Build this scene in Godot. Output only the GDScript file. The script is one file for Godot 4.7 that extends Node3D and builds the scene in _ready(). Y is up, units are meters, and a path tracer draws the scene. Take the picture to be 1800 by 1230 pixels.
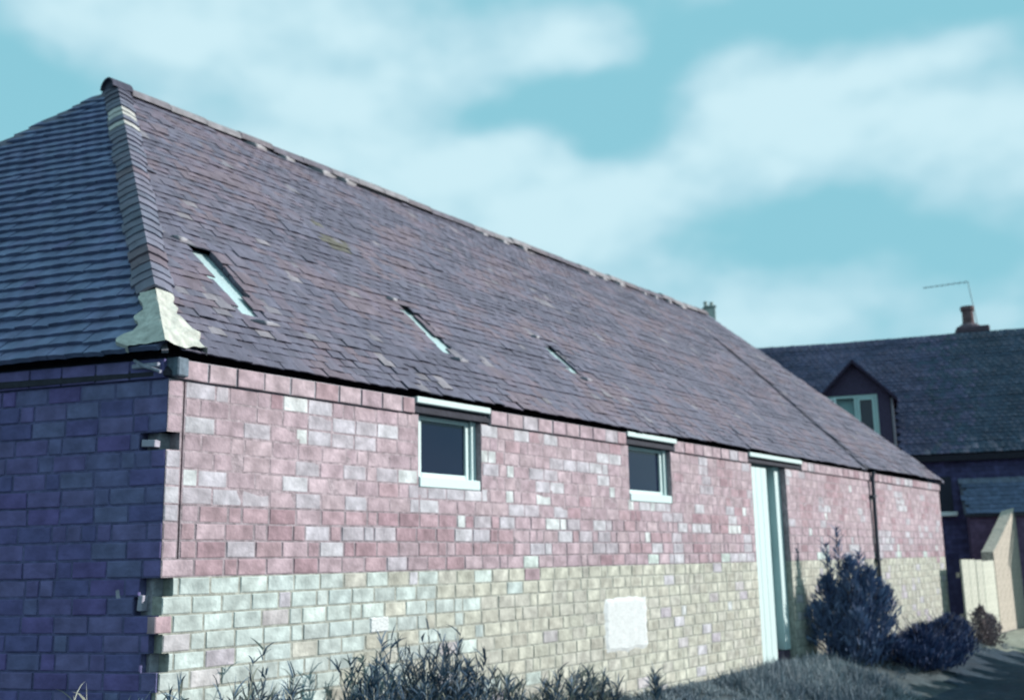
extends Node3D
# A long hipped brick barn beside a farm lane, a cottage behind it. Units are metres, y is up.
# x runs along the barn's front wall from its near corner, z points out of that wall.

const EYE := Vector3(-4.145, 0.8303, 5.697)
const BARN_LENGTH := 17.5
const EAVE := 2.182
const RIDGE := 5.5025
const OVERHANG := 0.065
const OVERHANG_END := 0.10
const DEPTH := 6.58
const SKEW := 0.31307
const COURSE := 0.112
const EXTENSION_AT := 13.25

var rng := RandomNumberGenerator.new()
var noise := FastNoiseLite.new()
var cam: Camera3D
var used := {}
var mats := {}
var end_dir := Vector3(-sin(SKEW), 0, -cos(SKEW))      # along the end wall, away from the near corner
var end_out := Vector3(-cos(SKEW), 0, sin(SKEW))       # out of the end wall
var barn: Node3D
var cottage: Node3D


# ------------------------------------------------------------------ mesh helpers
class Shape:
	var v := PackedVector3Array()
	var n := PackedVector3Array()
	var c := PackedColorArray()

	func tri(a: Vector3, b: Vector3, d: Vector3, col: Color, na = null, nb = null, nd = null) -> void:   # a, b, d counter-clockwise from outside
		var k := (b - a).cross(d - a).normalized()
		v.append_array([a, d, b])
		n.append_array([k if na == null else na, k if nd == null else nd, k if nb == null else nb])
		c.append_array([col, col, col])

	func quad(a: Vector3, b: Vector3, d: Vector3, e: Vector3, col: Color) -> void:
		tri(a, b, d, col)
		tri(a, d, e, col)

	func box(lo: Vector3, hi: Vector3, col: Color, bevel := 0.0, t := Transform3D()) -> void:
		if bevel <= 0.0:
			var p := []
			for k in 8:
				p.append(t * Vector3(hi.x if k & 1 else lo.x, hi.y if k & 2 else lo.y, hi.z if k & 4 else lo.z))
			quad(p[4], p[5], p[7], p[6], col)
			quad(p[1], p[0], p[2], p[3], col)
			quad(p[5], p[1], p[3], p[7], col)
			quad(p[0], p[4], p[6], p[2], col)
			quad(p[6], p[7], p[3], p[2], col)
			quad(p[0], p[1], p[5], p[4], col)
			return
		var mid := (lo + hi) / 2
		var h := (hi - lo) / 2
		var b := minf(bevel, minf(h.x, minf(h.y, h.z)) * 0.49)
		for axis in 3:
			for s in [-1.0, 1.0]:
				var u := (axis + 1) % 3
				var w := (axis + 2) % 3
				var q := []
				for k in [[-1, -1], [1, -1], [1, 1], [-1, 1]]:
					var o := Vector3()
					o[axis] = s * h[axis]
					o[u] = k[0] * (h[u] - b)
					o[w] = k[1] * (h[w] - b)
					q.append(t * (mid + o))
				if s > 0:
					quad(q[0], q[1], q[2], q[3], col)
				else:
					quad(q[3], q[2], q[1], q[0], col)
		for axis in 3:                                     # the twelve chamfers
			var u := (axis + 1) % 3
			var w := (axis + 2) % 3
			for k in [[-1, -1], [1, -1], [1, 1], [-1, 1]]:
				var a := Vector3(); var e := Vector3()
				a[u] = k[0] * h[u]; a[w] = k[1] * (h[w] - b)
				e[u] = k[0] * (h[u] - b); e[w] = k[1] * h[w]
				var a2 := a; var e2 := e
				a[axis] = -(h[axis] - b); e[axis] = a[axis]; a2[axis] = h[axis] - b; e2[axis] = a2[axis]
				if k[0] * k[1] > 0:
					quad(t * (mid + a), t * (mid + e), t * (mid + e2), t * (mid + a2), col)
				else:
					quad(t * (mid + e), t * (mid + a), t * (mid + a2), t * (mid + e2), col)
		for k in 8:
			var s := Vector3(1 if k & 1 else -1, 1 if k & 2 else -1, 1 if k & 4 else -1)
			var p := mid + s * Vector3(h.x, h.y - b, h.z - b)
			var q := mid + s * Vector3(h.x - b, h.y, h.z - b)
			var r := mid + s * Vector3(h.x - b, h.y - b, h.z)
			if s.x * s.y * s.z > 0:
				tri(t * p, t * q, t * r, col)
			else:
				tri(t * p, t * r, t * q, col)

	func ring_tube(path: PackedVector3Array, radii: PackedFloat32Array, sides: int, col: Color, caps := true) -> void:
		var rings := []
		for i in path.size():
			var d := (path[mini(i + 1, path.size() - 1)] - path[maxi(i - 1, 0)]).normalized()
			var x := d.cross(Vector3(0.31, 0.2, 0.93)).normalized()
			var y := d.cross(x)
			var ring := []
			for k in sides:
				var a := TAU * k / sides
				ring.append([path[i] + (x * cos(a) + y * sin(a)) * radii[i], x * cos(a) + y * sin(a)])
			rings.append(ring)
		for i in path.size() - 1:
			for k in sides:
				var k2 := (k + 1) % sides
				var a = rings[i][k]; var b = rings[i][k2]; var d = rings[i + 1][k2]; var e = rings[i + 1][k]
				tri(a[0], b[0], d[0], col, a[1], b[1], d[1])
				tri(a[0], d[0], e[0], col, a[1], d[1], e[1])
		if caps:
			for k in range(1, sides - 1):
				tri(rings[0][0][0], rings[0][k + 1][0], rings[0][k][0], col)
				var l = rings[rings.size() - 1]
				tri(l[0][0], l[k][0], l[k + 1][0], col)

	func lathe(at: Vector3, profile: PackedVector2Array, sides: int, col: Color) -> void:   # profile: (radius, height) upwards
		for i in profile.size() - 1:
			for k in sides:
				var a := TAU * k / sides
				var b := TAU * (k + 1) / sides
				var p := profile[i]; var q := profile[i + 1]
				quad(at + Vector3(cos(a) * p.x, p.y, -sin(a) * p.x), at + Vector3(cos(b) * p.x, p.y, -sin(b) * p.x), at + Vector3(cos(b) * q.x, q.y, -sin(b) * q.x), at + Vector3(cos(a) * q.x, q.y, -sin(a) * q.x), col)

	func add(o: Shape, t: Transform3D, col = null, turn = null) -> void:
		v.append_array(t * o.v)
		n.append_array(Transform3D(t.basis if turn == null else turn, Vector3.ZERO) * o.n)
		if col == null:
			c.append_array(o.c)
		else:
			var k := PackedColorArray()
			k.resize(o.v.size())
			k.fill(col)
			c.append_array(k)

	func mesh(col = null) -> ArrayMesh:
		var a := []
		a.resize(Mesh.ARRAY_MAX)
		a[Mesh.ARRAY_VERTEX] = v
		a[Mesh.ARRAY_NORMAL] = n
		if col == null:
			a[Mesh.ARRAY_COLOR] = c
		else:
			var k := PackedColorArray()
			k.resize(v.size())
			k.fill(col)
			a[Mesh.ARRAY_COLOR] = k
		var m := ArrayMesh.new()
		m.add_surface_from_arrays(Mesh.PRIMITIVE_TRIANGLES, a)
		return m


func numbered(called: String, parent: Node) -> String:
	var key := "%d/%s" % [parent.get_instance_id(), called]
	var k: int = used.get(key, -1) + 1
	used[key] = k
	return called if k == 0 else "%s_%03d" % [called, k]


func put(called: String, m: Mesh, mat: Material, parent: Node = self) -> MeshInstance3D:
	var o := MeshInstance3D.new()
	o.name = numbered(called, parent)
	o.mesh = m
	o.material_override = mat
	parent.add_child(o, true)
	return o


func obj(called: String, s: Shape, mat: Material, parent: Node = self) -> MeshInstance3D:
	return put(called, s.mesh(), mat, parent)


func tag(o: Node, label: String, category: String, group := "") -> void:
	o.set_meta("label", label)
	o.set_meta("category", category)
	if group:
		o.set_meta("group", group)


func thing(called: String, label: String, category: String, at := Vector3.ZERO, group := "") -> Node3D:
	var o := Node3D.new()
	o.name = numbered(called, self)
	add_child(o, true)
	o.position = at
	tag(o, label, category, group)
	return o


func struct(called: String, s: Shape, mat: Material) -> MeshInstance3D:
	var o := obj(called, s, mat)
	o.set_meta("kind", "structure")
	return o


# ------------------------------------------------------------------ materials
func noise_texture(size: int, frequency: float, lo: float, hi: float, octaves := 4, sd := 1, normal := false, bump := 4.0) -> NoiseTexture2D:
	var f := FastNoiseLite.new()
	f.seed = sd
	f.noise_type = FastNoiseLite.TYPE_SIMPLEX_SMOOTH
	f.frequency = frequency
	f.fractal_octaves = octaves
	var t := NoiseTexture2D.new()
	t.width = size
	t.height = size
	t.seamless = true
	t.noise = f
	if normal:
		t.as_normal_map = true
		t.bump_strength = bump
	else:
		var g := Gradient.new()
		g.set_color(0, Color(lo, lo, lo))
		g.set_color(1, Color(hi, hi, hi))
		t.color_ramp = g
	return t


func rough(called: String, base: Color, roughness: float, tex: Texture2D, nrm: Texture2D, scale: float, strength := 1.0) -> StandardMaterial3D:
	var m := StandardMaterial3D.new()
	m.resource_name = called
	m.albedo_color = base.linear_to_srgb()
	m.vertex_color_use_as_albedo = true
	m.roughness = roughness
	m.metallic_specular = 0.35
	if tex:
		m.albedo_texture = tex
	if nrm:
		m.normal_enabled = true
		m.normal_texture = nrm
		m.normal_scale = strength
	m.uv1_triplanar = true
	m.uv1_world_triplanar = true
	m.uv1_scale = Vector3.ONE * scale
	return m


func make_materials() -> void:
	var grain := noise_texture(512, 0.009, 0.68, 1.0, 6, 3)
	var fine := noise_texture(512, 0.05, 0.8, 1.0, 4, 5)
	var bump := noise_texture(512, 0.04, 0, 1, 4, 7, true, 5.0)
	mats.brick = rough("brick", Color(1, 1, 1), 0.9, grain, bump, 1.1, 0.35)
	mats.mortar = rough("mortar", Color(1, 1, 1), 0.95, grain, bump, 2.3, 0.8)
	mats.tile = rough("clay_tile", Color(1, 1, 1), 0.85, grain, bump, 1.1, 0.45)
	mats.paint = rough("paint", Color(1, 1, 1), 0.55, fine, bump, 3.0, 0.25)
	mats.limewash = rough("limewash", Color(1, 1, 1), 0.9, fine, bump, 2.0, 0.12)
	mats.timber = rough("timber", Color(1, 1, 1), 0.8, grain, bump, 3.0, 0.6)
	mats.ground = rough("earth", Color(1, 1, 1), 0.95, grain, bump, 0.9, 1.0)
	mats.metal = rough("iron", Color(1, 1, 1), 0.6, fine, bump, 3.0, 0.3)
	mats.plant = rough("leaf", Color(1, 1, 1), 0.7, null, null, 1.0)
	mats.plant.backlight = Color(0.12, 0.14, 0.14)
	var g := StandardMaterial3D.new()
	g.resource_name = "window_glass"
	g.transparency = BaseMaterial3D.TRANSPARENCY_ALPHA
	g.albedo_color = Color(0.05, 0.08, 0.19, 0.8)
	g.roughness = 0.04
	g.metallic_specular = 0.5
	mats.glass = g
	mats.rooflight = rough("pale_glass", Color(1, 1, 1), 0.25, fine, null, 2.0)  # for panes of an even pale cyan
	mats.rooflight.metallic_specular = 0.5


# ------------------------------------------------------------------ sky
func make_sky() -> PanoramaSkyMaterial:
	var w := 1536
	var h := 768
	var f := FastNoiseLite.new()
	f.seed = 21
	f.noise_type = FastNoiseLite.TYPE_SIMPLEX_SMOOTH
	f.frequency = 2.1
	f.fractal_octaves = 6
	f.fractal_gain = 0.5
	var f2 := FastNoiseLite.new()
	f2.seed = 4
	f2.frequency = 4.0
	f2.fractal_octaves = 5
	# openings in the cloud (negative) and thick banks (positive): azimuth, elevation, half widths, turn, weight
	var banks := [
		[27.0, 22.4, 3.6, 2.6, 0.0, -0.62], [24.5, 26.0, 2.6, 3.0, 0.0, -0.50], [31.0, 26.5, 5.0, 1.6, 0.0, 0.40], [41.0, 26.5, 8.0, 2.2, 0.0, 0.45], [36.5, 22.0, 5.0, 1.6, 0.0, 0.25],
		[54.5, 23.6, 5.2, 1.15, 12.0, -0.62], [61.0, 23.9, 3.4, 2.6, 0.0, -0.62], [59.0, 21.6, 2.6, 1.3, 0.0, -0.40],
		[68.5, 27.2, 5.5, 1.7, 0.0, -0.50], [80.5, 27.0, 3.0, 2.0, 0.0, -0.45], [56.0, 27.0, 5.0, 1.4, -6.0, 0.42],
		[47.0, 24.0, 6.0, 2.0, 0.0, 0.30], [57.0, 26.6, 3.6, 1.5, 0.0, 0.30], [50.5, 20.8, 6.0, 1.6, 8.0, 0.46], [55.5, 17.6, 4.6, 1.9, 0.0, 0.55], [62.5, 19.6, 3.8, 1.2, 0.0, 0.42], [59.5, 18.6, 2.5, 1.0, 0.0, 0.15],
		[70.0, 22.0, 5.4, 2.0, 4.0, 0.48], [76.0, 20.4, 5.0, 2.0, 0.0, 0.40], [76.5, 24.0, 3.4, 0.8, 6.0, 0.55], [76.0, 22.9, 3.4, 0.6, 0.0, -0.20],
		[69.0, 16.4, 6.5, 1.9, 0.0, -0.42], [76.5, 14.6, 5.0, 2.0, 0.0, -0.34], [66.5, 11.8, 4.0, 1.3, 0.0, 0.34], [80.5, 17.0, 3.0, 2.0, 0.0, 0.10],
	]
	var blue := Vector3(0.170, 0.39, 0.465)
	var pale := Vector3(0.30, 0.475, 0.545)
	var bright := Vector3(0.455, 0.605, 0.65)
	var haze := Vector3(0.30, 0.505, 0.575)
	var data := PackedFloat32Array()
	data.resize(w * h * 3)
	for j in h:
		var el := 90.0 - 180.0 * (j + 0.5) / h
		for i in w:
			var k := (j * w + i) * 3
			if el < -1.0:
				data[k] = 0.16; data[k + 1] = 0.2; data[k + 2] = 0.22
				continue
			var az := 360.0 * (i + 0.5) / w
			var ra := deg_to_rad(az)
			var re := deg_to_rad(el)
			var d := Vector3(sin(ra) * cos(re), sin(re), -cos(ra) * cos(re))
			var p := Vector3(d.x, d.y * 1.7, d.z)
			var cover := 0.67 + 0.60 * f.get_noise_3dv(p * 1.5) + 0.30 * f2.get_noise_3dv(p * 2.4)
			if az > 12.0 and az < 96.0 and el < 45.0:
				var add := 0.0
				for b in banks:
					var x: float = az - b[0]
					var y: float = el - b[1]
					var t: float = deg_to_rad(b[4])
					var xx := (x * cos(t) + y * sin(t)) / float(b[2])
					var yy := (y * cos(t) - x * sin(t)) / float(b[3])
					add += float(b[5]) * exp(-0.75 * (xx * xx + yy * yy))
				cover += add
			var body := smoothstep(0.30, 0.82, cover)
			var top := smoothstep(0.62, 1.20, cover + 0.25 * f2.get_noise_3dv(p * 3.0))
			var c := blue.lerp(pale, body).lerp(bright, top * 0.75)
			c = c.lerp(haze, 0.55 * exp(-maxf(el, 0.0) / 9.0))
			data[k] = c.x; data[k + 1] = c.y; data[k + 2] = c.z
	var im := Image.create_from_data(w, h, false, Image.FORMAT_RGBF, data.to_byte_array())
	var m := PanoramaSkyMaterial.new()
	m.panorama = ImageTexture.create_from_image(im)
	m.energy_multiplier = 1.0
	return m


# ------------------------------------------------------------------ where things fall in the view
func seen_at(p: Vector3) -> Vector3:                        # (x, y in half frames, distance)
	var q := cam.transform.affine_inverse() * p
	if q.z > -0.1:
		return Vector3(9, 9, 1)
	var ty := tan(deg_to_rad(cam.fov) / 2)
	return Vector3(q.x / -q.z / ty / 1.465, q.y / -q.z / ty, -q.z)


func shows(p: Vector3, n: Vector3, area: float) -> float:   # how large a face at p shows in the picture
	var s := seen_at(p)
	var to := EYE - p
	if absf(s.x) > 1.02 or absf(s.y) > 1.02 or n.dot(to) <= 0.0:
		return 0.0
	return area * n.dot(to.normalized()) / to.length_squared()


func jit(a: float) -> float:
	return rng.randf_range(-a, a)


func pick(list: Array):
	return list[rng.randi() % list.size()]


# ------------------------------------------------------------------ brickwork
var brick_templates := {}
var brick_meshes := {}
var brick_jobs := []                                        # [wall part, template key, transform, turn, tint, score, scaled]


func brick_template(kind: String, k: int, w: float, h: float, d: float, b: float) -> Shape:
	var key := kind + str(k)
	if not brick_templates.has(key):
		var s := Shape.new()
		var f := []
		var o := []
		for q in [[0, 0], [1, 0], [1, 1], [0, 1]]:
			f.append(Vector3((q[0] * 2 - 1) * (w / 2 - b - rng.randf() * 0.004), (q[1] * 2 - 1) * (h / 2 - b - rng.randf() * 0.003), jit(0.0015)))
			o.append(Vector3((q[0] * 2 - 1) * (w / 2 - rng.randf() * 0.003), (q[1] * 2 - 1) * (h / 2 - rng.randf() * 0.002), -b))
		s.quad(f[0], f[1], f[2], f[3], Color.WHITE)
		for e in 4:
			var g := (e + 1) % 4
			s.quad(o[e], o[g], f[g], f[e], Color.WHITE)
			var back := Vector3(0, 0, -d + b)
			s.quad(o[e] + back, o[g] + back, o[g], o[e], Color.WHITE)
		brick_templates[key] = s
	return brick_templates[key]


func lay_brick(wall: Node3D, frame: Basis, at: Vector3, w: float, h: float, tint: Color, flush := false) -> void:
	var kind := "stretcher" if w > 0.16 else "header"
	var base := 0.226 if kind == "stretcher" else 0.1
	var k := rng.randi() % 4
	if flush:
		kind = "flush_" + kind
	brick_template(kind, k, base, COURSE - 0.012, 0.08, 0.0025 if flush else 0.0042)
	var turn := frame * Basis(Vector3.UP, jit(0.005)) * Basis(Vector3.BACK, jit(0.006))
	var t := Transform3D(turn * Basis.from_scale(Vector3(w / base, h / (COURSE - 0.012), 1)), at)
	brick_jobs.append([wall, kind + str(k), t, turn, tint, shows(at, frame.z, w * h)])


func cut(rects: Array, holes: Array) -> Array:              # rectangles [x0, y0, x1, y1] minus holes
	for o in holes:
		var left := []
		for r in rects:
			if o[0] >= r[2] or o[2] <= r[0] or o[1] >= r[3] or o[3] <= r[1]:
				left.append(r)
				continue
			if o[0] > r[0]: left.append([r[0], r[1], o[0], r[3]])
			if o[2] < r[2]: left.append([o[2], r[1], r[2], r[3]])
			var a := maxf(o[0], r[0])
			var b := minf(o[2], r[2])
			if o[1] > r[1]: left.append([a, r[1], b, o[1]])
			if o[3] < r[3]: left.append([a, o[3], b, r[3]])
		rects = left
	return rects


func commit_bricks(limit: int) -> void:
	brick_jobs.sort_custom(func(a, b): return a[5] > b[5])
	var rest := {}
	for i in brick_jobs.size():
		var j = brick_jobs[i]
		if i < limit:
			var key := "%s %s" % [j[1], j[4]]
			if not brick_meshes.has(key):
				brick_meshes[key] = brick_templates[j[1]].mesh(j[4])
			var o := put("brick", brick_meshes[key], mats.brick, j[0])
			o.transform = j[2]
		else:
			if not rest.has(j[0]):
				rest[j[0]] = Shape.new()
			rest[j[0]].add(brick_templates[j[1]], j[2], j[4], j[3])
	for wall in rest:
		var o := obj("brickwork", rest[wall], mats.brick, wall)
		o.set_meta("kind", "stuff")
	brick_jobs.clear()


const RED := [Color(0.472, 0.326, 0.367), Color(0.507, 0.362, 0.403), Color(0.443, 0.300, 0.342), Color(0.496, 0.356, 0.397)]
const ROSE := [Color(0.543, 0.418, 0.464), Color(0.519, 0.399, 0.445), Color(0.564, 0.444, 0.490), Color(0.507, 0.388, 0.436), Color(0.552, 0.435, 0.475)]
const PALE := [Color(0.589, 0.555, 0.615), Color(0.643, 0.623, 0.674), Color(0.557, 0.509, 0.564)]
const WHITE := [Color(0.731, 0.748, 0.757), Color(0.688, 0.714, 0.731)]
const CREAM := [Color(0.612, 0.693, 0.675), Color(0.581, 0.648, 0.627), Color(0.643, 0.722, 0.693), Color(0.592, 0.673, 0.665), Color(0.556, 0.613, 0.598)]
const STRAW := [Color(0.596, 0.590, 0.512), Color(0.629, 0.618, 0.539), Color(0.574, 0.555, 0.485), Color(0.584, 0.569, 0.512)]
const END_SHADE := [Color(0.180, 0.160, 0.379), Color(0.206, 0.173, 0.396), Color(0.165, 0.160, 0.362), Color(0.215, 0.191, 0.396), Color(0.196, 0.152, 0.388)]  # end wall bricks, with blue shade put into the colour
const END_SHADE_PALE := [Color(0.191, 0.192, 0.374), Color(0.203, 0.211, 0.386)]  # the paler ones, same shade in the colour
const MORTAR := Color(0.45, 0.45, 0.50)


func front_tint(x: float, y: float, row: int) -> Color:
	var a := noise.get_noise_2d(x * 26.0, y * 40.0)
	var r := rng.randf()
	if row == 12 and r < 0.10: return pick(CREAM)
	if row == 11 and r < 0.07 and x > 1.0: return pick(RED).lerp(pick(ROSE), 0.5)
	if y < 0.784:
		if r < 0.035: return pick(ROSE).lerp(pick(CREAM), 0.45)
		if r < 0.09: return pick(PALE)
		if r < 0.105: return pick(WHITE)
		return pick(STRAW) if x + jit(1.6) > 2.6 else pick(CREAM)
	if row < 16 and x < 3.6:                                   # the redder rows above the cream footing
		if r < 0.58: return pick(RED)
		if r < 0.82: return pick(ROSE)
		return pick(PALE) if r < 0.96 else pick(WHITE)
	var limed := a + 0.55 * exp(-pow((x - 0.6) / 1.0, 2) - pow((y - 1.35) / 0.32, 2))
	if r < (0.09 if x < 9.0 else 0.03) + (0.06 if limed > 0.2 else 0.0): return pick(WHITE)
	if limed + jit(0.25) > (0.25 if x < 9.0 else 0.36): return pick(PALE)
	if limed + jit(0.3) < -0.34: return pick(RED)
	return pick(ROSE)


func row_widths(from: float, to: float, stretcher: float, row: int) -> Array:
	var x := from
	var list := []
	if row % 2 == 1:
		list.append([x, x + 0.112 + rng.randf() * 0.03])
		x = list[0][1]
	while x < to - 0.02:
		var w := stretcher + jit(0.006) if rng.randf() > 0.20 else 0.112 + jit(0.004)
		if to - x - w < 0.08:
			w = to - x
		if w > 0.27:
			w = (to - x) * 0.5
		list.append([x, x + w])
		x += w
	return list


func front_wall() -> void:
	var body := Shape.new()
	var openings := [[2.385, 1.435, 3.205, 2.4], [5.72, 1.435, 6.66, 2.4], [8.835, -0.9, 9.95, 2.4]]
	var holes := openings.duplicate()
	var base := 0.784 - 13 * COURSE
	# broken quoins at the near corner
	for g in [[19, 0.10], [11, 0.095], [10, 0.02], [8, 0.035], [7, 0.085], [6, 0.02]]:
		holes.append([-0.01, base + (g[0] + 1) * COURSE, g[1], base + (g[0] + 2) * COURSE])
	var slit := [[0.115, 0.784 + COURSE, 0.129, 0.784 + 11 * COURSE]]
	for r in cut([[0.02, -1.1, BARN_LENGTH, 2.13]], openings):
		body.box(Vector3(r[0], r[1], -0.32), Vector3(r[2], r[3], -0.10), MORTAR)
	var wall := obj("front_wall", body, mats.mortar, barn)
	var joint := Shape.new()
	for row in range(-4, 23):
		var y0 := 0.784 + (row - 12) * COURSE
		for r in cut([[0.004, y0, BARN_LENGTH, y0 + COURSE]], holes + slit):
			joint.box(Vector3(r[0], r[1], -0.0995), Vector3(r[2], r[3], -0.0016 if row > 15 else -0.0038), Color(0.46, 0.375, 0.41) if row > 15 else (Color(0.37, 0.31, 0.345) if row > 11 else Color(0.42, 0.43, 0.385)))
		var bricks := []
		if row >= 13:                                           # a separate stack of headers with a straight joint
			bricks.append([0.0, 0.114])
			bricks.append_array(row_widths(0.130, BARN_LENGTH, 0.238, row))
		else:
			bricks.append_array(row_widths(0.0 if row != 9 else -0.03, BARN_LENGTH, 0.238, row))
		for b in bricks:
			var tint := front_tint((b[0] + b[1]) / 2, y0 + 0.05, row)
			if tint in WHITE and b[1] - b[0] > 0.16 and rng.randf() < 0.8:
				tint = pick(PALE)
			if row == 9 and b[0] < 0.0:
				tint = RED[1]
			if b[1] < 0.12 and row >= 13:
				tint = ROSE[3] if row > 19 or row < 15 else PALE[row % 3]
			tint = tint * (1.0 + 0.15 * noise.get_noise_2d(b[0] * 11.0 + 70.0, y0 * 18.0) + jit(0.04))
			for r in cut([[b[0] + 0.005, y0 + 0.005, b[1] - 0.005, y0 + COURSE - 0.005]], holes):
				if r[2] - r[0] < 0.025 or r[3] - r[1] < 0.02:
					continue
				lay_brick(wall, Basis(), Vector3((r[0] + r[2]) / 2, (r[1] + r[3]) / 2 + (0.007 * noise.get_noise_2d(b[0] * 12.0, row * 4.0) if r[0] > 0.2 else 0.0), jit(0.0012 if row > 15 else 0.0025)), r[2] - r[0], r[3] - r[1], tint, row > 15)
	obj("mortar_joints", joint, mats.mortar, wall)
	# the course under the eaves stands proud
	var top := 0.784 + 11 * COURSE
	var band := Shape.new()
	for r in cut([[0.05, top, BARN_LENGTH, top + 0.128]], [[2.32, 0, 3.315, 3], [5.655, 0, 6.72, 3], [8.70, 0, 10.49, 3]]):
		band.box(Vector3(r[0], r[1] + 0.004, -0.0995), Vector3(r[2], r[3], 0.018), MORTAR)
		var x: float = r[0]
		while x < r[2] - 0.03:
			var w := minf(0.238 + jit(0.008), r[2] - x)
			if r[2] - x - w < 0.07:
				w = r[2] - x
			lay_brick(wall, Basis(), Vector3(x + w / 2, top + 0.064, 0.026 + jit(0.003)), w - 0.01, 0.122, pick(ROSE + ROSE + PALE + RED))
			x += w
	obj("mortar_bed", band, mats.mortar, wall)
	# a patch of pale render, and one block dashed white
	var patch := Shape.new()
	render_patch(patch, 5.12, -0.06, 5.98, 0.47, 0.012, 31)
	obj("render_patch", patch, mats.limewash, wall).set_meta("label", "whitewashed square patch of render low on the wall")
	var daub := Shape.new()
	render_patch(daub, 1.83, 0.345, 2.04, 0.455, 0.009, 32)
	obj("render_patch", daub, mats.limewash, wall).set_meta("label", "single brick daubed white")


func render_patch(s: Shape, x0: float, y0: float, x1: float, y1: float, proud: float, sd: int) -> void:
	var nx := 14
	var ny := 12
	var f := FastNoiseLite.new()
	f.seed = sd
	f.frequency = 1.0
	var p := func(i: int, j: int) -> Vector3:
		var u := float(i) / nx
		var v := float(j) / ny
		var edge := 1.0 if i > 0 and j > 0 and i < nx and j < ny else 0.0
		var ox := f.get_noise_2d(v * 5.0, 3.0 + u) * 0.05 * (x1 - x0)
		var oy := f.get_noise_2d(u * 5.0, 9.0 + v) * 0.06 * (y1 - y0)
		return Vector3(lerpf(x0, x1, u) + ox, lerpf(y0, y1, v) + oy, (proud + f.get_noise_2d(u * 7, v * 7) * 0.003) * edge - 0.004 * (1 - edge))
	for i in nx:
		for j in ny:
			var k := 0.70 + 0.08 * f.get_noise_2d(i * 0.7, j * 0.7)
			s.quad(p.call(i, j), p.call(i + 1, j), p.call(i + 1, j + 1), p.call(i, j + 1), Color(k, k * 1.03, k * 1.04))


func end_wall() -> void:
	var body := Shape.new()
	var frame := Basis(-end_dir, Vector3.UP, end_out)
	var t := Transform3D(frame, Vector3.ZERO)
	var width := DEPTH / cos(SKEW)
	var dark := Color(0.155, 0.155, 0.31)  # mortar, with the end wall shade in its colour
	var base := 0.784 - 12 * COURSE
	var holes := []
	for g in [[19, 0.20], [11, 0.15], [10, 0.19], [8, 0.07], [7, 0.12], [5, 0.04]]:
		holes.append([-g[1], base + g[0] * COURSE, 0.01, base + (g[0] + 1) * COURSE])
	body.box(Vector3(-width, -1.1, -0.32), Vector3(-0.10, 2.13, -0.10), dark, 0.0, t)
	var wall := obj("end_wall", body, mats.mortar, barn)
	var joint := Shape.new()
	for row in range(-4, 23):
		var y0 := 0.784 + (row - 12) * COURSE
		for r in cut([[-width, y0, -0.006, y0 + COURSE]], holes):
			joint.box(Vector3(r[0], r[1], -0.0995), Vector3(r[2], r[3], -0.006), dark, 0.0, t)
		for b in row_widths(0.0, width, 0.262, row + 1):
			if b[0] > 3.4:
				break
			var tint: Color = pick(END_SHADE_PALE) if rng.randf() < 0.10 + (0.25 if row > 14 and b[0] < 0.8 else 0.0) else pick(END_SHADE)
			for r in cut([[-b[1] + 0.006, y0 + 0.006, -b[0] - 0.006, y0 + COURSE - 0.006]], holes):
				if r[2] - r[0] > 0.03:
					lay_brick(wall, frame, t * Vector3((r[0] + r[2]) / 2, (r[1] + r[3]) / 2, jit(0.004)), r[2] - r[0], r[3] - r[1], tint)
	obj("mortar_joints", joint, mats.mortar, wall)
	# the band under the eave
	var top := 0.784 + 11 * COURSE
	var x := 0.02
	while x < 3.4:
		var w := 0.262 + jit(0.01)
		lay_brick(wall, frame, t * Vector3(-x - w / 2, top + 0.064, 0.02), w - 0.01, 0.122, pick(END_SHADE))
		x += w
	var bed := Shape.new()
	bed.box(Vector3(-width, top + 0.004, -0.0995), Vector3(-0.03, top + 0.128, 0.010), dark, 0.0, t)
	obj("mortar_bed", bed, mats.mortar, wall)
	# stubs of pale brick left in the broken corner
	for q in [[-0.225, 19, 0.10, 0.045, 0.004], [-0.185, 11, 0.035, 0.08, -0.004], [-0.205, 10, 0.035, 0.095, -0.004], [-0.12, 11, 0.05, 0.06, -0.02]]:
		var stub := Shape.new()
		var c := Vector3(q[0], base + q[1] * COURSE + q[3] / 2 + 0.01, q[4])
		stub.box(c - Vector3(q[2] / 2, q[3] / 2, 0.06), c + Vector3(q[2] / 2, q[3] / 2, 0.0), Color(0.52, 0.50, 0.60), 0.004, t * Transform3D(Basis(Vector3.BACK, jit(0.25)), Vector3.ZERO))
		obj("brick_stub", stub, mats.brick, wall)
	# far walls, seldom seen
	var back := Shape.new()
	back.box(Vector3(0.2, -1.1, -DEPTH), Vector3(BARN_LENGTH, 2.13, -DEPTH + 0.32), RED[0])
	obj("back_wall", back, mats.brick, barn)
	var far := Shape.new()
	far.box(Vector3(BARN_LENGTH - 0.32, -1.1, -DEPTH + 0.321), Vector3(BARN_LENGTH - 0.002, 2.128, -0.321), RED[1])
	obj("far_end_wall", far, mats.brick, barn)


# ------------------------------------------------------------------ roof
var tile_jobs := []                                         # [part, template, transform, tint, score]
var tile_templates := []
var tile_meshes := {}


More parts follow.
